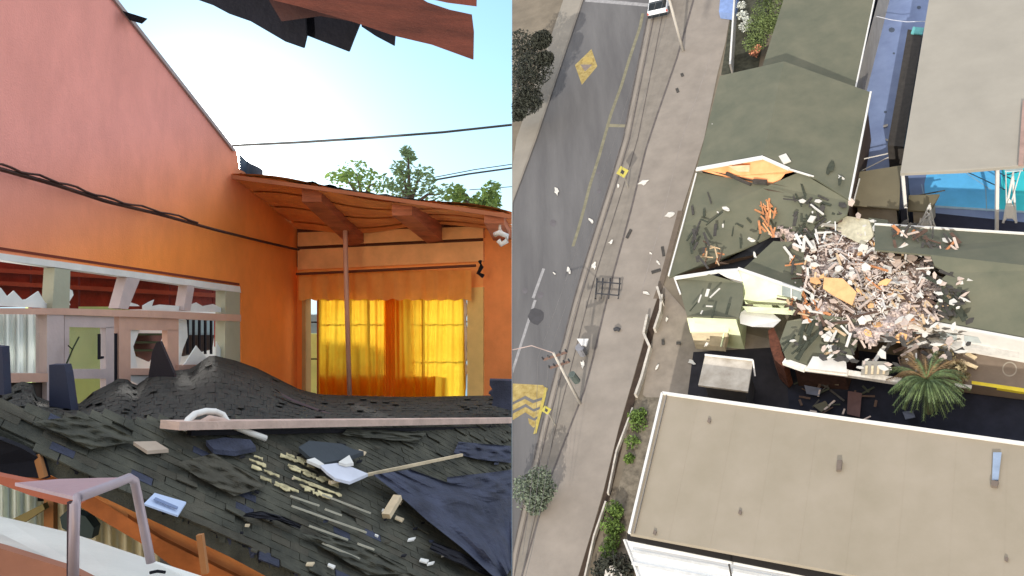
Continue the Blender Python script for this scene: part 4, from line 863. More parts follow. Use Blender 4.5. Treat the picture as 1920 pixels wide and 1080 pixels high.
for s_ in (-1, 1): obj('stay', MB().tube([G(1890+s_*3, 390, 1.0), G(1900+s_*14, 318, 3.2)], .03, 5), wht, r1)
r2, T2 = hoop(1737, 432, 1743, 385, 'broken white hoop stand fallen into the rubble', 16, 0)
for k in range(6): obj('stay', MB().tube([G(1742+random.uniform(-4, 4), 385+random.uniform(-5, 20), 2.4), G(1715+k*9, 430+random.uniform(-5, 12), .6)], .035, 5), wht, r2)
# south building
sb = root('south_building', G(1240, 735), 'big pale cream flat roof filling the lower right corner', 'building', side='B')
SBp = [(1242, 737, 4.2), (1990, 842, 4.2), (1990, 1150, 4.2), (1180, 1000, 4.2)]
obj('roof', MB().prism([G(*q) for q in SBp], -nB*.3), cream, sb)
ins = [(1248, 745, 3.8), (1985, 850, 3.8), (1985, 1140, 3.8), (1186, 995, 3.8)]
mb = MB()
for k in range(4):
    a, b = ins[k], ins[(k+1) % 4]; la, lb_ = L(G(*a)), L(G(*b))
    mb.poly([Wd(la.x, la.y, 0), Wd(lb_.x, lb_.y, 0), G(*b), G(*a)])
obj('wall', mb, mat('dark brown side wall', (.10, .07, .06)), sb)
obj('parapet', MB().bar(G(1242, 737, 4.28), G(1990, 842, 4.28), .14, .16, nB), wht, sb)
obj('parapet', MB().bar(G(1242, 737, 4.28), G(1180, 1000, 4.28), .14, .16, nB), wht, sb)
obj('parapet', MB().bar(G(1250, 742, 4.24), G(1189, 1000, 4.24), .05, .16, nB), mat('thin grey seam', (.2, .18, .16)), sb)
seam_m = cream
for k in range(1, 9):
    t_ = k/9; p = lerp(G(*SBp[0]), G(*SBp[1]), t_); q = lerp(G(*SBp[3]), G(*SBp[2]), t_)
    obj('seam', MB().bar(p+nB*.002, q+nB*.002, .02, .006, nB), seam_m, sb)
obj('skylight', MB().prism(gp([(1862, 848), (1878, 848), (1872, 900), (1860, 900)], 4.34), -nB*.1), mat('pale blue skylight', (.22, .28, .38), .3), sb)
obj('vent', MB().prism(gp([(1570, 862), (1579, 862), (1577, 880), (1568, 881)], 4.4), -nB*.18), mat('brown vent', (.14, .11, .09)), sb)
obj('skylight_cap', MB().prism(gp([(1859, 900), (1873, 902), (1870, 912), (1858, 910)], 4.4), -nB*.18), MATS['brown vent'], sb)
for x, y in ((1328, 788), (1226, 998), (1386, 960), (1886, 1048)): obj('debris_chip', MB().prism(gp([(x, y-5), (x+5, y-2), (x+3, y+5), (x-2, y+2)], 4.3), -nB*.08), MATS['brown vent'], sb)
obj('shade_gap', MB().prism([G(1176, 998, 3.7), G(1990, 1152, 3.7), G(1990, 1175, 3.6), G(1176, 1012, 3.6)], -nB*.1), mat('black gap shade', (.012, .010, .009)), sb)  # black strip paints the shadow between the two roofs
lr = root('white_lower_roof', G(1180, 1030), 'bright white ribbed lower roof along the bottom edge', 'roof', side='B')
obj('roof', MB().prism([G(1172, 1011, 3.3), G(1990, 1166, 3.3), G(1990, 1300, 3.1), G(1210, 1130, 3.1), G(1190, 1070, 3.2)], -nB*.2), mat('bright white metal', (.88, .88, .86), .5, .04), lr)
obj('edge_trim', MB().bar(G(1170, 1012, 3.35), G(1200, 1090, 3.3), .1, .1, nB), wht, lr)
for o_ in (22, 45): obj('rib', MB().bar(G(1185, 1011+o_, 3.36), G(1990, 1163+o_*1.05, 3.36), .16, .08, nB), mat('shaded rib', (.55, .55, .54)), lr)  # ribs coloured greyer than the roof to paint in their shade
props(obj('vent_pipe', MB().tube([G(1372, 1085, 3.4), G(1367, 1058, 4.2)], .05, 6), dtile, side='B'), 'thin dark vent pipe standing on the white lower roof', 'vent pipe')
# small shed in the yard
shd = house('garden_shed', 'small square shed with a stained cream roof in the yard', [[(1322, 666, 2.6), (1412, 676, 2.6), (1402, 734, 2.6), (1309, 722, 2.6)]], [(1322, 666, 2.6), (1412, 676, 2.6), (1402, 734, 2.6), (1309, 722, 2.6)], mat('dark shed wall', (.05, .045, .045)), mat('stained cream roof', (.40, .34, .27), .8, .2, 1.2, hue=(.46, .42, .36)),
      [((1322, 666, 2.66), (1412, 676, 2.66), .08), ((1412, 676, 2.66), (1416, 706, 2.2), .08)])
sheetB('shed_yard', [(1300, 660), (1470, 650), (1480, 770), (1288, 750)], .016, mat('shed shade ground', (.022, .020, .024), .95, .3, 1), kind='structure')  # darkened ground colour paints in the shade round the shed
# ---- street furniture
def lpole(b, t, label, r0=.16):
    h = height_for(*b, *t)
    r_ = root('utility_pole' if 'cross' in label else 'lamp_post', G(*b), label, 'pole', 'poles along the street', side='B')
    B0 = G(*b); obj('pole', MB().tube([B0, B0+nB*h], r0, 10, r0*.75), mat('pale concrete pole', (.42, .39, .35), .7, .1, 2), r_, smooth=True)
    return r_, B0, h
r_, B0, h_ = lpole((1281, 96), (1256, 0), 'tall pale lamp post at the top of the street', .15)
obj('pole_extension', MB().tube([B0+nB*h_, B0+nB*(h_+1.2)], .11, 8), MATS['pale concrete pole'], r_)
obj('arm', MB().tube([B0+nB*(h_+1.1), B0+nB*(h_+1.3)-uB*2], .06, 6), MATS['pale concrete pole'], r_)
r_, B0, h_ = lpole((1088, 757), (1042, 662), 'utility pole with crossarms and a transformer above the verge', .11)
Tp = B0+nB*h_
lx = (uB*.9+vB*.1).normalized(); wd_ = mat('brown crossarm', (.16, .10, .08)); dk = mat('dark insulator', (.04, .04, .045))
for k, (hh, ln_) in enumerate(((h_-.3, .75), (h_-1.2, .65))):
    c_ = B0+nB*hh; obj('crossarm', MB().bar(c_-lx*ln_, c_+lx*ln_, .12, .12, nB), wd_, r_)
    for s_ in (-1, -.5, .5, 1): obj('insulator', MB().tube([c_+lx*ln_*s_, c_+lx*ln_*s_+nB*.25], .06, 6), dk, r_)
obj('transformer', MB().tube([B0+nB*(h_-3.2)+lx*.5, B0+nB*(h_-2.4)+lx*.4], .24, 10), mat('green grey transformer', (.09, .11, .10)), r_)
obj('bracket_arm', MB().tube([Tp, Tp+nB*.6-lx*1.2+vB*.6, Tp+nB*.7-lx*3.0+vB*.9], .035, 6), mat('pinkish arm', (.32, .25, .23)), r_)
obj('lamp_head', MB().bar(Tp+nB*.7-lx*3.0+vB*.9, Tp+nB*.7-lx*3.7+vB*1.0, .3, .12, nB), wht, r_)
for k, s_ in enumerate((-1, -.3, .5)):
    a = Tp+lx*s_; far = G(1300, -200, h_); near = G(940, 1250, h_)
    pts = [lerp(near, a, t_/6)-nB*1.2*math.sin(math.pi*t_/6) for t_ in range(7)]+[lerp(a, far+lx*s_, t_/8)-nB*1.2*math.sin(math.pi*t_/8) for t_ in range(1, 9)]
    pts = [p for p in pts if p.x > .1]
    props(obj('power_line', MB().tube(pts, .012, 4), mat('grey power line', (.16, .15, .14)), side='B', clamp=False), ('left', 'middle', 'right')[k]+' of three thin power lines running along the street', 'power line', 'power lines on the utility pole')
# equipment platform near the pole shadow
def sign(b, t, label, m, sz):
    h = height_for(*b, *t); r_ = root('road_sign', G(*b), label, 'sign', 'yellow signs on the verge', side='B'); B0 = G(*b)
    obj('post', MB().tube([B0, B0+nB*h], .05, 6), mat('sign post', (.25, .23, .20)), r_)
    c_ = B0+nB*(h); f = (SUNV*.5-vB*.7+nB*.25).normalized(); a = f.cross(nB).normalized()*sz; b_ = a.cross(f).normalized()*sz
    obj('plate', MB().prism([c_+a, c_+b_, c_-a, c_-b_], f*.04), m, r_)
    obj('symbol', MB().prism([c_+f*.05+a*.35, c_+f*.05+b_*.45, c_+f*.05-a*.35, c_+f*.05-b_*.45], f*.01), dk, r_)
sign((1178, 352), (1167, 322), 'yellow diamond warning sign standing on the middle verge', mat('yellow sign face', (.36, .32, .06), .5), .5)
sign((1041, 797), (1026, 768), 'yellow sign standing beside the worn yellow patch', MATS['yellow sign face'], .34)
# dark rails built in the shape of the crossarm shadow on the verge
fm = root('crossarm_shadow', G(1143, 555), 'dark hoops standing in for the crossarm shadow on the verge', 'shadow stand-in', side='B')
for a, b in (((1118, 528), (1164, 532)), ((1117, 550), (1160, 554))): obj('rail', MB().tube([G(*a, .5), G(*b, .5)], .05, 6), dk, fm)
for x in (1119, 1130, 1144, 1162): obj('shadow_hoop', MB().tube([G(x, 522, .05), G(x, 530, .5), G(x-2, 552, .5), G(x-3, 560, .05)], .05, 6), dk, fm)
bn = root('rubbish_bin', G(1094, 700), 'small bin with a white lid beside the utility pole', 'bin', side='B')
obj('body', MB().tube([G(1094, 664), G(1094, 664)+nB*.8], .28, 10, .34), mat('grey bin', (.2, .2, .22)), bn)
obj('lid', MB().prism([G(1082, 636, .9), G(1104, 636, .95), G(1100, 650, .9), G(1090, 648, .9)], nB*.06), wht, bn)
for x, y, lb in ((1157, 618, 'dark ball-like object on the pavement by the pole shadow'),):
    obj('pavement_litter', MB().tube([G(x-5, y, .12), G(x, y-2, .2), G(x+5, y+1, .12)], .14, 7), dk, label=lb, cat='litter', side='B')
# van at the top
vn = root('white_van', G(1238, 22), 'white pickup car seen from behind at the top of the road', 'car', side='B')
vd = (G(1245, -30)-G(1238, 20)).normalized(); vd = (vd-nB*vd.dot(nB)).normalized(); vx = vd.cross(nB); c0 = G(1236, 36)
def vb(name, x0, x1, y0, y1, z0, z1, m, tp=0, par=None):
    a = [c0+vx*x+vd*y+nB*z0 for x, y in ((x0, y0), (x1, y0), (x1, y1), (x0, y1))]
    b = [c0+vx*x+vd*y+nB*z1 for x, y in ((x0+tp, y0+tp), (x1-tp, y0+tp), (x1-tp, y1-tp), (x0+tp, y1-tp))]
    mb = MB(); mb.v = a+b; mb.f = [[0, 1, 2, 3], [4, 5, 6, 7], [0, 1, 5, 4], [1, 2, 6, 5], [2, 3, 7, 6], [3, 0, 4, 7]]
    return obj(name, mb, m, par or vn)
carw = mat('white car paint', (.80, .82, .86), .25, .03); glz = mat('dark car glass', (.02, .025, .03), .1)
vb('body', -.95, .95, 0, 4.6, .35, .95, carw, .04); vb('cabin', -.85, .85, .14, 3.2, .95, 1.55, glz, .22); vb('roof_panel', -.66, .66, .7, 2.95, 1.55, 1.6, carw, .02)
vb('bonnet', -.88, .88, 3.3, 4.55, .95, 1.0, carw, .05); vb('boot_lid', -.88, .88, .02, .14, .95, 1.02, carw, .05); vb('bumper', -.95, .95, -.12, 0, .35, .6, glz)
for s_ in (-1, 1):
    vb('tail_light', s_*.9-.07, s_*.9+.07, -.02, .05, .65, .85, mat('tail light', (.5, .1, .08)))
    vb('mirror', s_*1.05-.1, s_*1.05+.1, 3.0, 3.2, .95, 1.15, glz)
    for yy in (.8, 3.7): w_ = obj('wheel', MB().tube([c0+vx*s_*.98+vd*yy+nB*.33, c0+vx*s_*.78+vd*yy+nB*.33], .33, 12), glz, vn)
# small blue thing and north garden
obj('blue_awning', MB().prism(gp([(1352, -20), (1384, -20), (1378, 26), (1348, 22)], .8), -nB*.7), mat('soft blue awning', (.18, .26, .48)), label='soft blue awning at the top edge of the pavement', cat='awning', side='B')
obj('garden_wall', MB().bar(G(1383, -60, .6), G(1371, 130, .6), .15, 1.1, nB), wht, label='narrow white garden wall beside the overgrown garden', cat='wall', side='B')
sheetB('garden_bed', [(1385, -60), (1450, -60), (1420, 140), (1352, 140)], .02, mat('dark garden soil', (.05, .05, .035), .95, .5, 2), kind='structure')
grB = mat('leafy green', (.07, .10, .035), .7, .6, 5, 0, hue=(.13, .17, .06), trans=.15)
grD = mat('very dark foliage', (.022, .024, .018), .8, .5, 5, 0, hue=(.035, .038, .028))
grL = mat('bright weeds', (.08, .14, .03), .7, .5, 5, 0, hue=(.14, .21, .05), trans=.2)
def bush(label, blobs, n, size, m, cat='bush', grp=None, keep=lambda p: p.x > .05, name='bush', trunk_h=None):
    b0 = G(blobs[0][0], blobs[0][1]); r_ = root(name, b0, label, cat, grp, side='B')
    m_ = MB()
    for x, y, r, h in blobs:
        c_ = G(x, y, h)
        for _ in range(int(n)):
            d = V((random.gauss(0, 1), random.gauss(0, 1), random.gauss(0, 1))).normalized()*random.random()**.35
            p = c_+uB*d.x*r+vB*d.y*r+nB*d.z*r*.8
            if not keep(p) or L(p).z < .02: continue
            s_ = size*random.uniform(.6, 1.4); a = V((random.gauss(0, 1), random.gauss(0, 1), random.gauss(0, 1))).normalized(); b_ = a.cross(V((random.gauss(0, 1), random.gauss(0, 1), random.gauss(0, 1)))).normalized()
            m_.poly([p-a*s_, p+b_*s_*.5, p+a*s_, p-b_*s_*.5])
    obj('crown', m_, m, r_, clamp=False)
    st = MB()
    for x, y, r, h in blobs:
        if h > .3: st.tube([lerp(b0, G(x, y, 0), .3), G(x, y, h)], .05 if h < 2 else .14, 6, .03)
    if st.v: obj('trunk', st, mat('dark trunk', (.06, .05, .04)), r_)
    return r_
bush('big dark tree at the upper left corner of the street', [(975, 90, 1.9, 5), (1000, 130, 1.9, 4.5), (972, 160, 2.1, 4.5), (1015, 75, 1.0, 5.5), (990, 190, 1.4, 3.5), (1022, 110, .8, 4.8), (968, 210, 1.0, 2.5)], 1500, .13, grD, 'tree', name='tree')
bush('round dark green bush on the verge near the lower left', [(1000, 925, 1.3, 1.3), (985, 915, .9, 1.2), (1020, 920, .8, 1.0), (1012, 895, .8, 1.7), (1005, 945, .7, .6)], 520, .10, mat('grey green shrub', (.06, .08, .05), .8, .6, 5, 0, hue=(.14, .17, .12)))
bush('overgrown climbing garden shrub at the top beside the roof', [(1440, 20, 1.5, 2.2), (1450, -10, 1.5, 2.4), (1425, 50, 1.3, 1.8), (1415, 80, 1.0, 1.4), (1445, 45, 1.0, 2)], 800, .10, grB)
bush('pale flowering shrub against the white garden wall', [(1392, 28, .5, .9), (1396, 50, .5, .7), (1390, 10, .4, .9), (1402, 38, .4, .8)], 120, .12, mat('pale grey leaves', (.30, .32, .28), .7, .7, 6, 0, hue=(.5, .52, .48)))
bush('small reddish shrub above the gabled roof corner', [(1414, 98, .45, 1.0), (1420, 90, .35, 1.2)], 110, .12, mat('reddish leaves', (.30, .09, .05), .7, .6, 6, 0, hue=(.45, .2, .12)))
bush('bright green weeds at the upper end of the planting strip', [(1197, 795, .55, .3), (1190, 780, .5, .3), (1202, 775, .4, .3), (1185, 830, .5, .15), (1180, 860, .35, .1)], 190, .10, grL, 'weeds')
bush('taller green weeds along the lower planting strip', [(1150, 955, .55, .35), (1142, 985, .55, .3), (1155, 990, .5, .3), (1148, 1015, .5, .3), (1140, 1035, .55, .3), (1158, 960, .4, .5)], 230, .10, grL, 'weeds')
bush('dark shadowy shrub at the very bottom of the planting strip', [(1150, 1060, .9, .6), (1170, 1065, .8, .6), (1130, 1070, .7, .4)], 240, .13, grD)
obj('white_basin', MB().tube([G(1150, 1078, .5), G(1150, 1078, .6)], .5, 16), wht, label='round white basin beside the dark shrub at the bottom', cat='basin', side='B')
# palm
pa = root('palm_tree', G(1745, 735), 'spiky green palm with drooping fronds below the rubble', 'palm tree', side='B')
pc = G(1738, 712, 3.0); pbase = pc-nB*3.0
obj('trunk', MB().tube([pbase, pc], .22, 8, .18), mat('palm trunk', (.13, .09, .06)), pa)
pg = mat('palm frond green', (.045, .075, .03), .6, .5, 4, .1, hue=(.085, .12, .045)); pbn = mat('dead frond brown', (.16, .10, .045), .7, .4, 4, .1)
for k in range(72):
    an = k*2.399+random.uniform(-.2, .2); ln_ = random.uniform(1.5, 2.35); rise = random.uniform(.1, 1.1)
    d = uB*math.cos(an)+vB*math.sin(an); sd = nB.cross(d)
    brown_ = math.sin(an) > .25 and random.random() < .75
    mb = MB(); N = 9; pts = [pc+d*ln_*(t_/N)+nB*(rise*math.sin(t_/N*2.2)-.9*(t_/N)**2) for t_ in range(N+1)]
    for i in range(N):
        p, q = pts[i], pts[i+1]; w1 = .03
        mb.poly([p-sd*w1, p+sd*w1, q+sd*w1, q-sd*w1])
        for s_ in (-1, 1):
            for j in range(2):
                o_ = lerp(p, q, j/2); lf = .36*(1-.4*i/N)
                mb.poly([o_, o_+(q-p).normalized()*.07, o_+sd*s_*lf*.6+(q-p).normalized()*lf*.9-nB*.12])
    obj('frond', mb, pbn if brown_ else pg, pa, clamp=False)
# brown things on the terrace by the palm
for k, (a, b, m, lb) in enumerate((((1800, 676), (1832, 690), palewood, 'upper pale board on the terrace right of the palm'), ((1812, 662), (1830, 672), palewood, 'short pale board on the terrace'), ((1790, 722), (1822, 726), paper, 'white board lying on the terrace edge by the palm'))):
    obj('board', MB().bar(G(*a, 1.1), G(*b, 1.1), .22, .06, nB), m, label=lb, cat='board', side='B')
bush('dry brown hedge scraps heaped at the terrace corner', [(1770, 672, .6, 1.3), (1790, 690, .6, 1.2), (1800, 705, .5, 1.1), (1760, 655, .5, 1.3)], 160, .14, mat('dry olive scraps', (.22, .17, .09), .8, .5, 6, 0, hue=(.32, .27, .16)), 'brush')
# ---- the rubble heap
tim = [mat('pink grey lumber', (.50, .40, .34), .8, .2, 4, .2), mat('white painted lumber', (.56, .53, .50), .7, .12, 4, .2), mat('raw tan lumber', (.50, .36, .22), .8, .2, 4, .2), mat('dark rotten lumber', (.09, .055, .04), .9, .3, 4, .2), mat('rust orange lumber', (.45, .19, .08), .8, .3, 4, .2)]
heap = [(1446, 434), (1470, 425), (1500, 440), (1512, 400), (1545, 398), (1560, 425), (1600, 408), (1622, 440), (1660, 452), (1672, 478), (1742, 488), (1738, 520), (1768, 540), (1748, 566), (1762, 605), (1722, 612), (1700, 640), (1660, 622), (1640, 652), (1600, 630), (1578, 600), (1540, 612), (1512, 580), (1530, 550), (1490, 530), (1508, 490), (1480, 470)]
hb_ = MB(); bm_ = mat('dusty broken rubble', (.12, .085, .07), .95, .75, 6, .8, 20, hue=(.46, .37, .33))
for a_i in range(62):
    for b_i in range(48):
        x0, y0 = 1430+a_i*5.5, 396+b_i*5.5; q_ = []
        if not inpoly(x0+2.7+random.uniform(-7, 7), y0+2.7+random.uniform(-7, 7), heap): continue
        for x, y in ((x0, y0), (x0+5.5, y0), (x0+5.5, y0+5.5), (x0, y0+5.5)):
            q_.append(G(x, y, 2.9+.8*noise.noise(V((x*.02, y*.02, 1)))+.4*noise.noise(V((x*.08, y*.08, 4)))+.3*math.exp(-(((x-1620)/80)**2+((y-520)/60)**2))))
        hb_.poly(q_)
obj('rubble_bed', hb_, bm_, kind='stuff', side='B')
kinds = ['pink grey broken timber in the rubble heap', 'white painted broken timber in the rubble heap', 'tan broken timber in the rubble heap', 'dark rotten broken timber in the rubble heap', 'rust orange broken timber in the rubble heap']
cen_h = lambda x, y: 2.75+.65*math.exp(-(((x-1620)/70)**2+((y-520)/60)**2))
for k in range(290):
    for _ in range(60):
        x, y = random.gauss(1615, 75), random.gauss(520, 68)
        if inpoly(x, y, heap): break
    ty = random.choices(range(5), (7, 5, 5, 8, 1))[0]
    an = random.gauss(1.9, .6) if random.random() < .6 else random.uniform(0, 3.14)
    ln_ = random.uniform(.35, 1.2) if k % 6 else random.uniform(1.6, 3.0); d = uB*math.cos(an)+vB*math.sin(an)+nB*random.uniform(-.3, .3)
    c_ = G(x, y, cen_h(x, y)+random.uniform(-.1, .45))
    obj('broken_timber', MB().bar(c_-d*ln_/2, c_+d*ln_/2, random.uniform(.05, .15), random.uniform(.04, .10), nB), tim[ty], label=kinds[ty], cat='timber', group='broken timbers of the rubble heap', side='B')
for k in range(110):
    for _ in range(60):
        x, y = random.gauss(1618, 72), random.gauss(528, 62)
        if inpoly(x, y, heap): break
    c_ = G(x, y, cen_h(x, y)+random.uniform(.1, .5)); an = random.uniform(0, 3); a = (uB*math.cos(an)+vB*math.sin(an))*random.choice([.12, .16, .22, .3, .45]); b_ = nB.cross(a).normalized()*random.uniform(.1, .32)+nB*random.uniform(-.15, .15)
    i_ = random.choices(range(3), (5, 5, 1))[0]
    obj('plaster_lump', MB().prism([c_-a, c_-b_*1.1, c_+a*.8, c_+a*.3+b_, c_-a*.6+b_*.8], nB*.08), (paper, MATS['pink grey lumber'], MATS['tan orange board'])[i_], label=('white', 'pinkish', 'tan orange')[i_]+' flat plaster piece in the rubble heap', cat='plaster piece', group='plaster pieces of the rubble heap', side='B')
sm = MB()
for k in range(1000):
    for _ in range(60):
        x, y = random.gauss(1625, 60), random.gauss(530, 52)
        if inpoly(x, y, heap): break
    c_ = G(x, y, cen_h(x, y)+random.uniform(.15, .5)); an = random.uniform(0, 3.1); d = (uB*math.cos(an)+vB*math.sin(an)+nB*random.uniform(-.4, .4))*random.uniform(.04, .17)
    sm.bar(c_-d, c_+d, random.uniform(.02, .08), .03, nB)
obj('splinters', sm, mat('pale pink splinters', (.26, .19, .16), .85, .8, 1.2, .1, hue=(.50, .44, .40)), kind='stuff', side='B')
scatter_later = [(1480, 712), (1640, 724), (1650, 790), (1500, 770)]
for k, (pts, m_, lb) in enumerate((([(1590, 733), (1616, 737), (1612, 782), (1588, 776)], mat('mauve brown tarpaulin', (.10, .055, .05)), 'mauve brown tarpaulin in the dark passage'), ([(1508, 722), (1540, 728), (1536, 742), (1512, 738)], mat('grey blue lump', (.12, .13, .17)), 'grey blue sheet in the dark passage'),
    ([(1524, 760), (1548, 752), (1556, 764), (1540, 772)], mat('olive board', (.10, .09, .06)), 'olive board lying in the dark passage'), ([(1692, 772), (1712, 770), (1716, 782), (1698, 786)], mat('grey blue lump', (.12, .13, .17)), 'small grey sheet in the dark passage below the palm'), ([(1556, 706), (1576, 708), (1572, 722), (1558, 720)], mat('tan scrap board', (.2, .15, .1)), 'tan scrap board right under the white square sheet'))):
    obj('scrap_sheet', MB().prism([G(x, y, .4+random.uniform(-.1, .25)) for x, y in pts], -nB*.05), m_, label=lb, cat='sheet', side='B')
# torn dark flaps and pale scraps thrown out beyond the heap
rim = [(1485, 380), (1560, 360), (1640, 400), (1760, 430), (1830, 520), (1820, 640), (1780, 690), (1600, 690), (1470, 650), (1480, 590), (1500, 500)]
def local_h(x, y): return 4.0 if (x > 1740 and y < 615) else 3.9 if y < 440 and x < 1600 else 3.5 if x < 1500 else 3.2
for k in range(120):
    for _ in range(80):
        x, y = random.uniform(1400, 1830), random.uniform(360, 690)
        if inpoly(x, y, rim) and not inpoly(x, y, heap): break
    c_ = G(x, y, local_h(x, y)+random.uniform(.05, .25)); an = random.uniform(0, 3.14); a = (uB*math.cos(an)+vB*math.sin(an)+nB*random.uniform(-.2, .3))*random.uniform(.1, .42); b_ = nB.cross(a).normalized()*random.uniform(.06, .22)
    i_ = random.choices(range(3), (5, 4, 2))[0]
    obj('torn_flap', MB().prism([c_-a, c_-b_, c_+a*.9-b_*.3, c_+a*.4+b_*.8, c_-a*.5+b_], nB*.04), (dtile, paper, MATS['pink grey lumber'])[i_], label=('dark torn roofing flap', 'white torn sheet flap', 'pink grey splintered flap')[i_]+' flung around the rim of the rubble heap', cat='flap', group='torn flaps around the rubble heap', side='B')
# bars of roofing scattered over the roofs
def scatter(area, n, h, ms, label, cat, grp, name, lmin=.4, lmax=1.4, an0=1.5, sp_=.6, w0=.1, w1=.25):
    xs_ = [p[0] for p in area]; ys_ = [p[1] for p in area]
    for k in range(n):
        for _ in range(200):
            x, y = random.uniform(min(xs_), max(xs_)), random.uniform(min(ys_), max(ys_))
            if inpoly(x, y, area): break
        an = random.gauss(an0, sp_); ln_ = random.uniform(lmin, lmax); d = uB*math.cos(an)+vB*math.sin(an)
        hh = h(x, y) if callable(h) else h
        c_ = G(x, y, hh)
        obj(name, MB().bar(c_-d*ln_/2+nB*random.uniform(0, .1), c_+d*ln_/2+nB*random.uniform(0, .15), random.uniform(w0, w1), .05, nB), random.choice(ms), label=label, cat=cat, group=grp, side='B')
olv = mat('dark olive strip', (.045, .05, .035), .9, .3, 4)
scatter(scatter_later, 24, .3, [dtile, tim[3], tim[0], olv], 'small dim batten in the dark passage behind the cream roof', 'batten', 'battens in the dark passage', 'batten', .3, 1.1, .6, .9, .05, .14)
scatter([(1290, 400), (1330, 370), (1345, 430), (1340, 490), (1290, 500)], 16, lambda x, y: 3.85, [olv, dtile], 'dark strip lying on the west side of the collapsed roof', 'roof strip', 'dark strips on the west of the collapsed roof', 'roof_strip', .4, 1.6, 1.4, .5, .08, .2)
scatter([(1370, 400), (1420, 400), (1440, 440), (1385, 480), (1370, 450)], 9, 3.25, [olv], 'dark olive strip on the middle of the collapsed roof', 'roof strip', 'dark strips on the middle of the collapsed roof', 'roof_strip', .4, 1.0, 1.8, .5, .06, .14)
scatter([(1480, 340), (1500, 340), (1580, 390), (1560, 440), (1490, 450)], 26, lambda x, y: 4.2-(y-340)*.008, [olv, dtile, olv], 'dark olive strip on the torn roof edge above the heap', 'roof strip', 'dark strips on the torn roof edge', 'roof_strip', .4, 1.7, 1.6, .6, .08, .22)
scatter([(1500, 400), (1560, 400), (1580, 440), (1500, 470), (1480, 440)], 16, 3.6, [paper, wht, dtile, tim[2]], 'mixed pale batten on the torn roof edge', 'batten', 'pale battens above the heap', 'batten', .3, 1.3, 1.2, .9, .06, .2)
scatter([(1750, 520), (1790, 500), (1812, 560), (1800, 610), (1755, 610)], 22, lambda x, y: 4.35-(y-490)*.007, [olv, dtile], 'dark olive strip on the left end of the long roof', 'roof strip', 'dark strips on the long roof', 'roof_strip', .4, 1.3, 1.9, .7, .1, .24)
scatter([(1670, 425), (1790, 440), (1800, 470), (1720, 476), (1672, 465)], 40, lambda x, y: 4.2, [paper, dtile, dtile, tim[0], tim[3], tim[4]], 'short splintered batten around the fallen hoop stand', 'batten', 'splinters around the fallen hoop stand', 'batten', .3, 1.1, 1.5, .9, .06, .18)
scatter([(1420, 335), (1458, 335), (1452, 440), (1424, 432)], 48, lambda x, y: 3.4, [tim[4], tim[4], orgB, tim[3]], 'rust orange splintered timber hanging below the orange gable', 'timber', 'splintered timbers below the orange gable', 'broken_timber', .5, 1.6, 1.6, .3, .05, .16)
scatter([(1322, 455), (1355, 450), (1350, 495), (1320, 495)], 12, 3.5, [tim[4], tim[3], tim[2]], 'rusty splinter at the broken south west roof corner', 'timber', 'splinters at the south west roof corner', 'broken_timber', .3, 1.0, 1.5, .8, .05, .12)
scatter([(1480, 610), (1520, 600), (1540, 640), (1500, 680), (1475, 660)], 10, 3.1, [olv], 'long dark olive strip lying on the leaning slab', 'roof strip', 'dark strips on the leaning slab', 'roof_strip', .8, 2.6, .9, .3, .1, .22)
scatter([(1530, 610), (1610, 600), (1600, 680), (1550, 670)], 22, 3.1, [paper, tim[0], dtile, tim[2]], 'small broken batten on the leaning slab', 'batten', 'battens on the leaning slab', 'batten', .3, 1.0, 1.2, .9, .06, .2)
scatter([(1465, 560), (1530, 560), (1560, 600), (1500, 600)], 26, 3.2, [tim[4], tim[3], paper, tim[2]], 'rust brown splinter between window wall and heap', 'timber', 'splinters by the window wall', 'broken_timber', .4, 1.4, 2.2, .6, .06, .18)
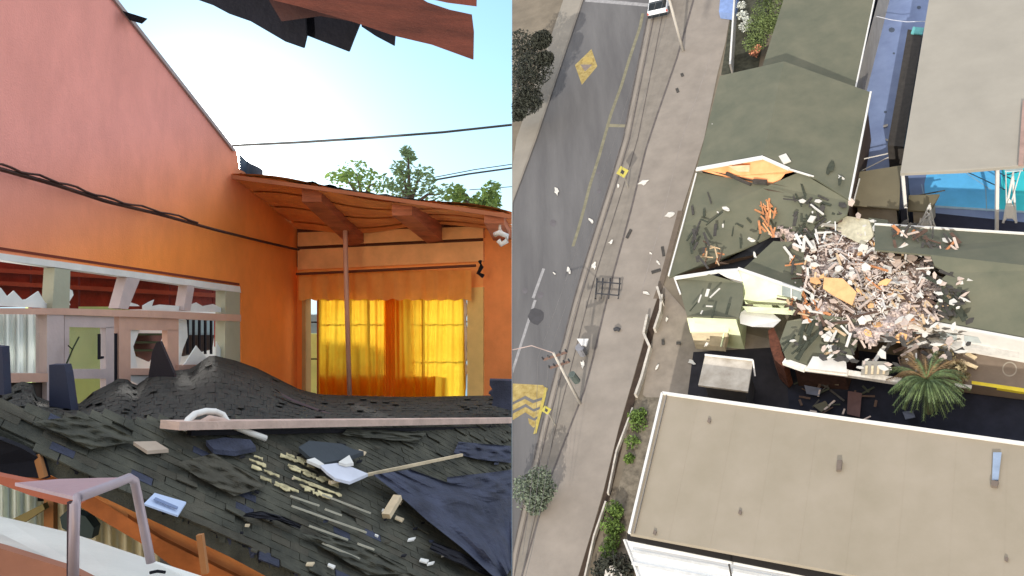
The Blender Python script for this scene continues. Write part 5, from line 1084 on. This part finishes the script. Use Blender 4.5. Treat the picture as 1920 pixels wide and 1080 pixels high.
scatter([(1600, 640), (1700, 620), (1760, 630), (1800, 660), (1700, 700), (1640, 690)], 30, 2.4, [paper, tim[3], tim[0], dtile, tim[2]], 'broken batten along the ruined wall by the palm', 'batten', 'battens along the ruined wall', 'batten', .3, 1.3, .6, .9, .06, .22)
scatter([(1725, 480), (1770, 490), (1785, 560), (1775, 620), (1735, 625), (1720, 560)], 30, lambda x, y: 4.2-(y-490)*.006, [tim[0], paper, tim[3], tim[2], dtile], 'splintered batten on the west end of the long roof', 'batten', 'splinters on the west end of the long roof', 'batten', .3, 1.1, 1.9, .7, .05, .14)
scatter([(1480, 440), (1520, 470), (1530, 560), (1500, 580), (1480, 500)], 26, 3.2, [tim[0], paper, tim[3], tim[4], dtile], 'splintered batten along the left rim of the rubble heap', 'batten', 'splinters on the left rim of the heap', 'batten', .3, 1.2, 1.5, .8, .05, .14)
scatter([(1300, 540), (1380, 540), (1380, 590), (1300, 590)], 8, 3.75, [olv, paper], 'dark strip on the small mint house roof', 'roof strip', 'strips on the mint house roof', 'roof_strip', .3, .9, 1.2, .8, .06, .2)
for x, y, s_, lb in ((1557, 315, 9, 'dark olive torn flap on the upper right roof'), (1574, 340, 6, 'dark torn flap below the white scrap')):
    scrap(x, y, s_, olv, lb, 'roof flap', None, h=4.5, name='roof_flap', ang=1.9)
for a, b, w_, h, m, lb in (((1467, 291), (1476, 305), .5, 5.1, paper, 'white square sheet standing on the gable ridge'), ((1521, 452), (1526, 470), .35, 3.4, paper, 'white panel upright left of the heap'),
    ((1517, 410), (1527, 412), .5, 3.9, paper, 'bright white block on the torn edge'), ((1535, 420), (1570, 424), .2, 3.6, cream2, 'cream beam lying right of the white block'), ((1470, 463), (1486, 484), .14, 3.3, paper, 'white rod leaning beside the roof fragment'), ((1544, 402), (1520, 384), .1, 4.0, paper, 'thin white rod on the torn roof edge'),
    ((1640, 610), (1700, 615), .2, 3.0, wht, 'long white window head across the ruined wall'), ((1600, 585), (1640, 592), .2, 3.2, wht, 'white beam end beside the tan board')):
    obj('white_beam' if m is wht else 'white_sheet', MB().bar(G(*a, h), G(*b, h), w_, .1, nB), m, label=lb, cat='panel', side='B')
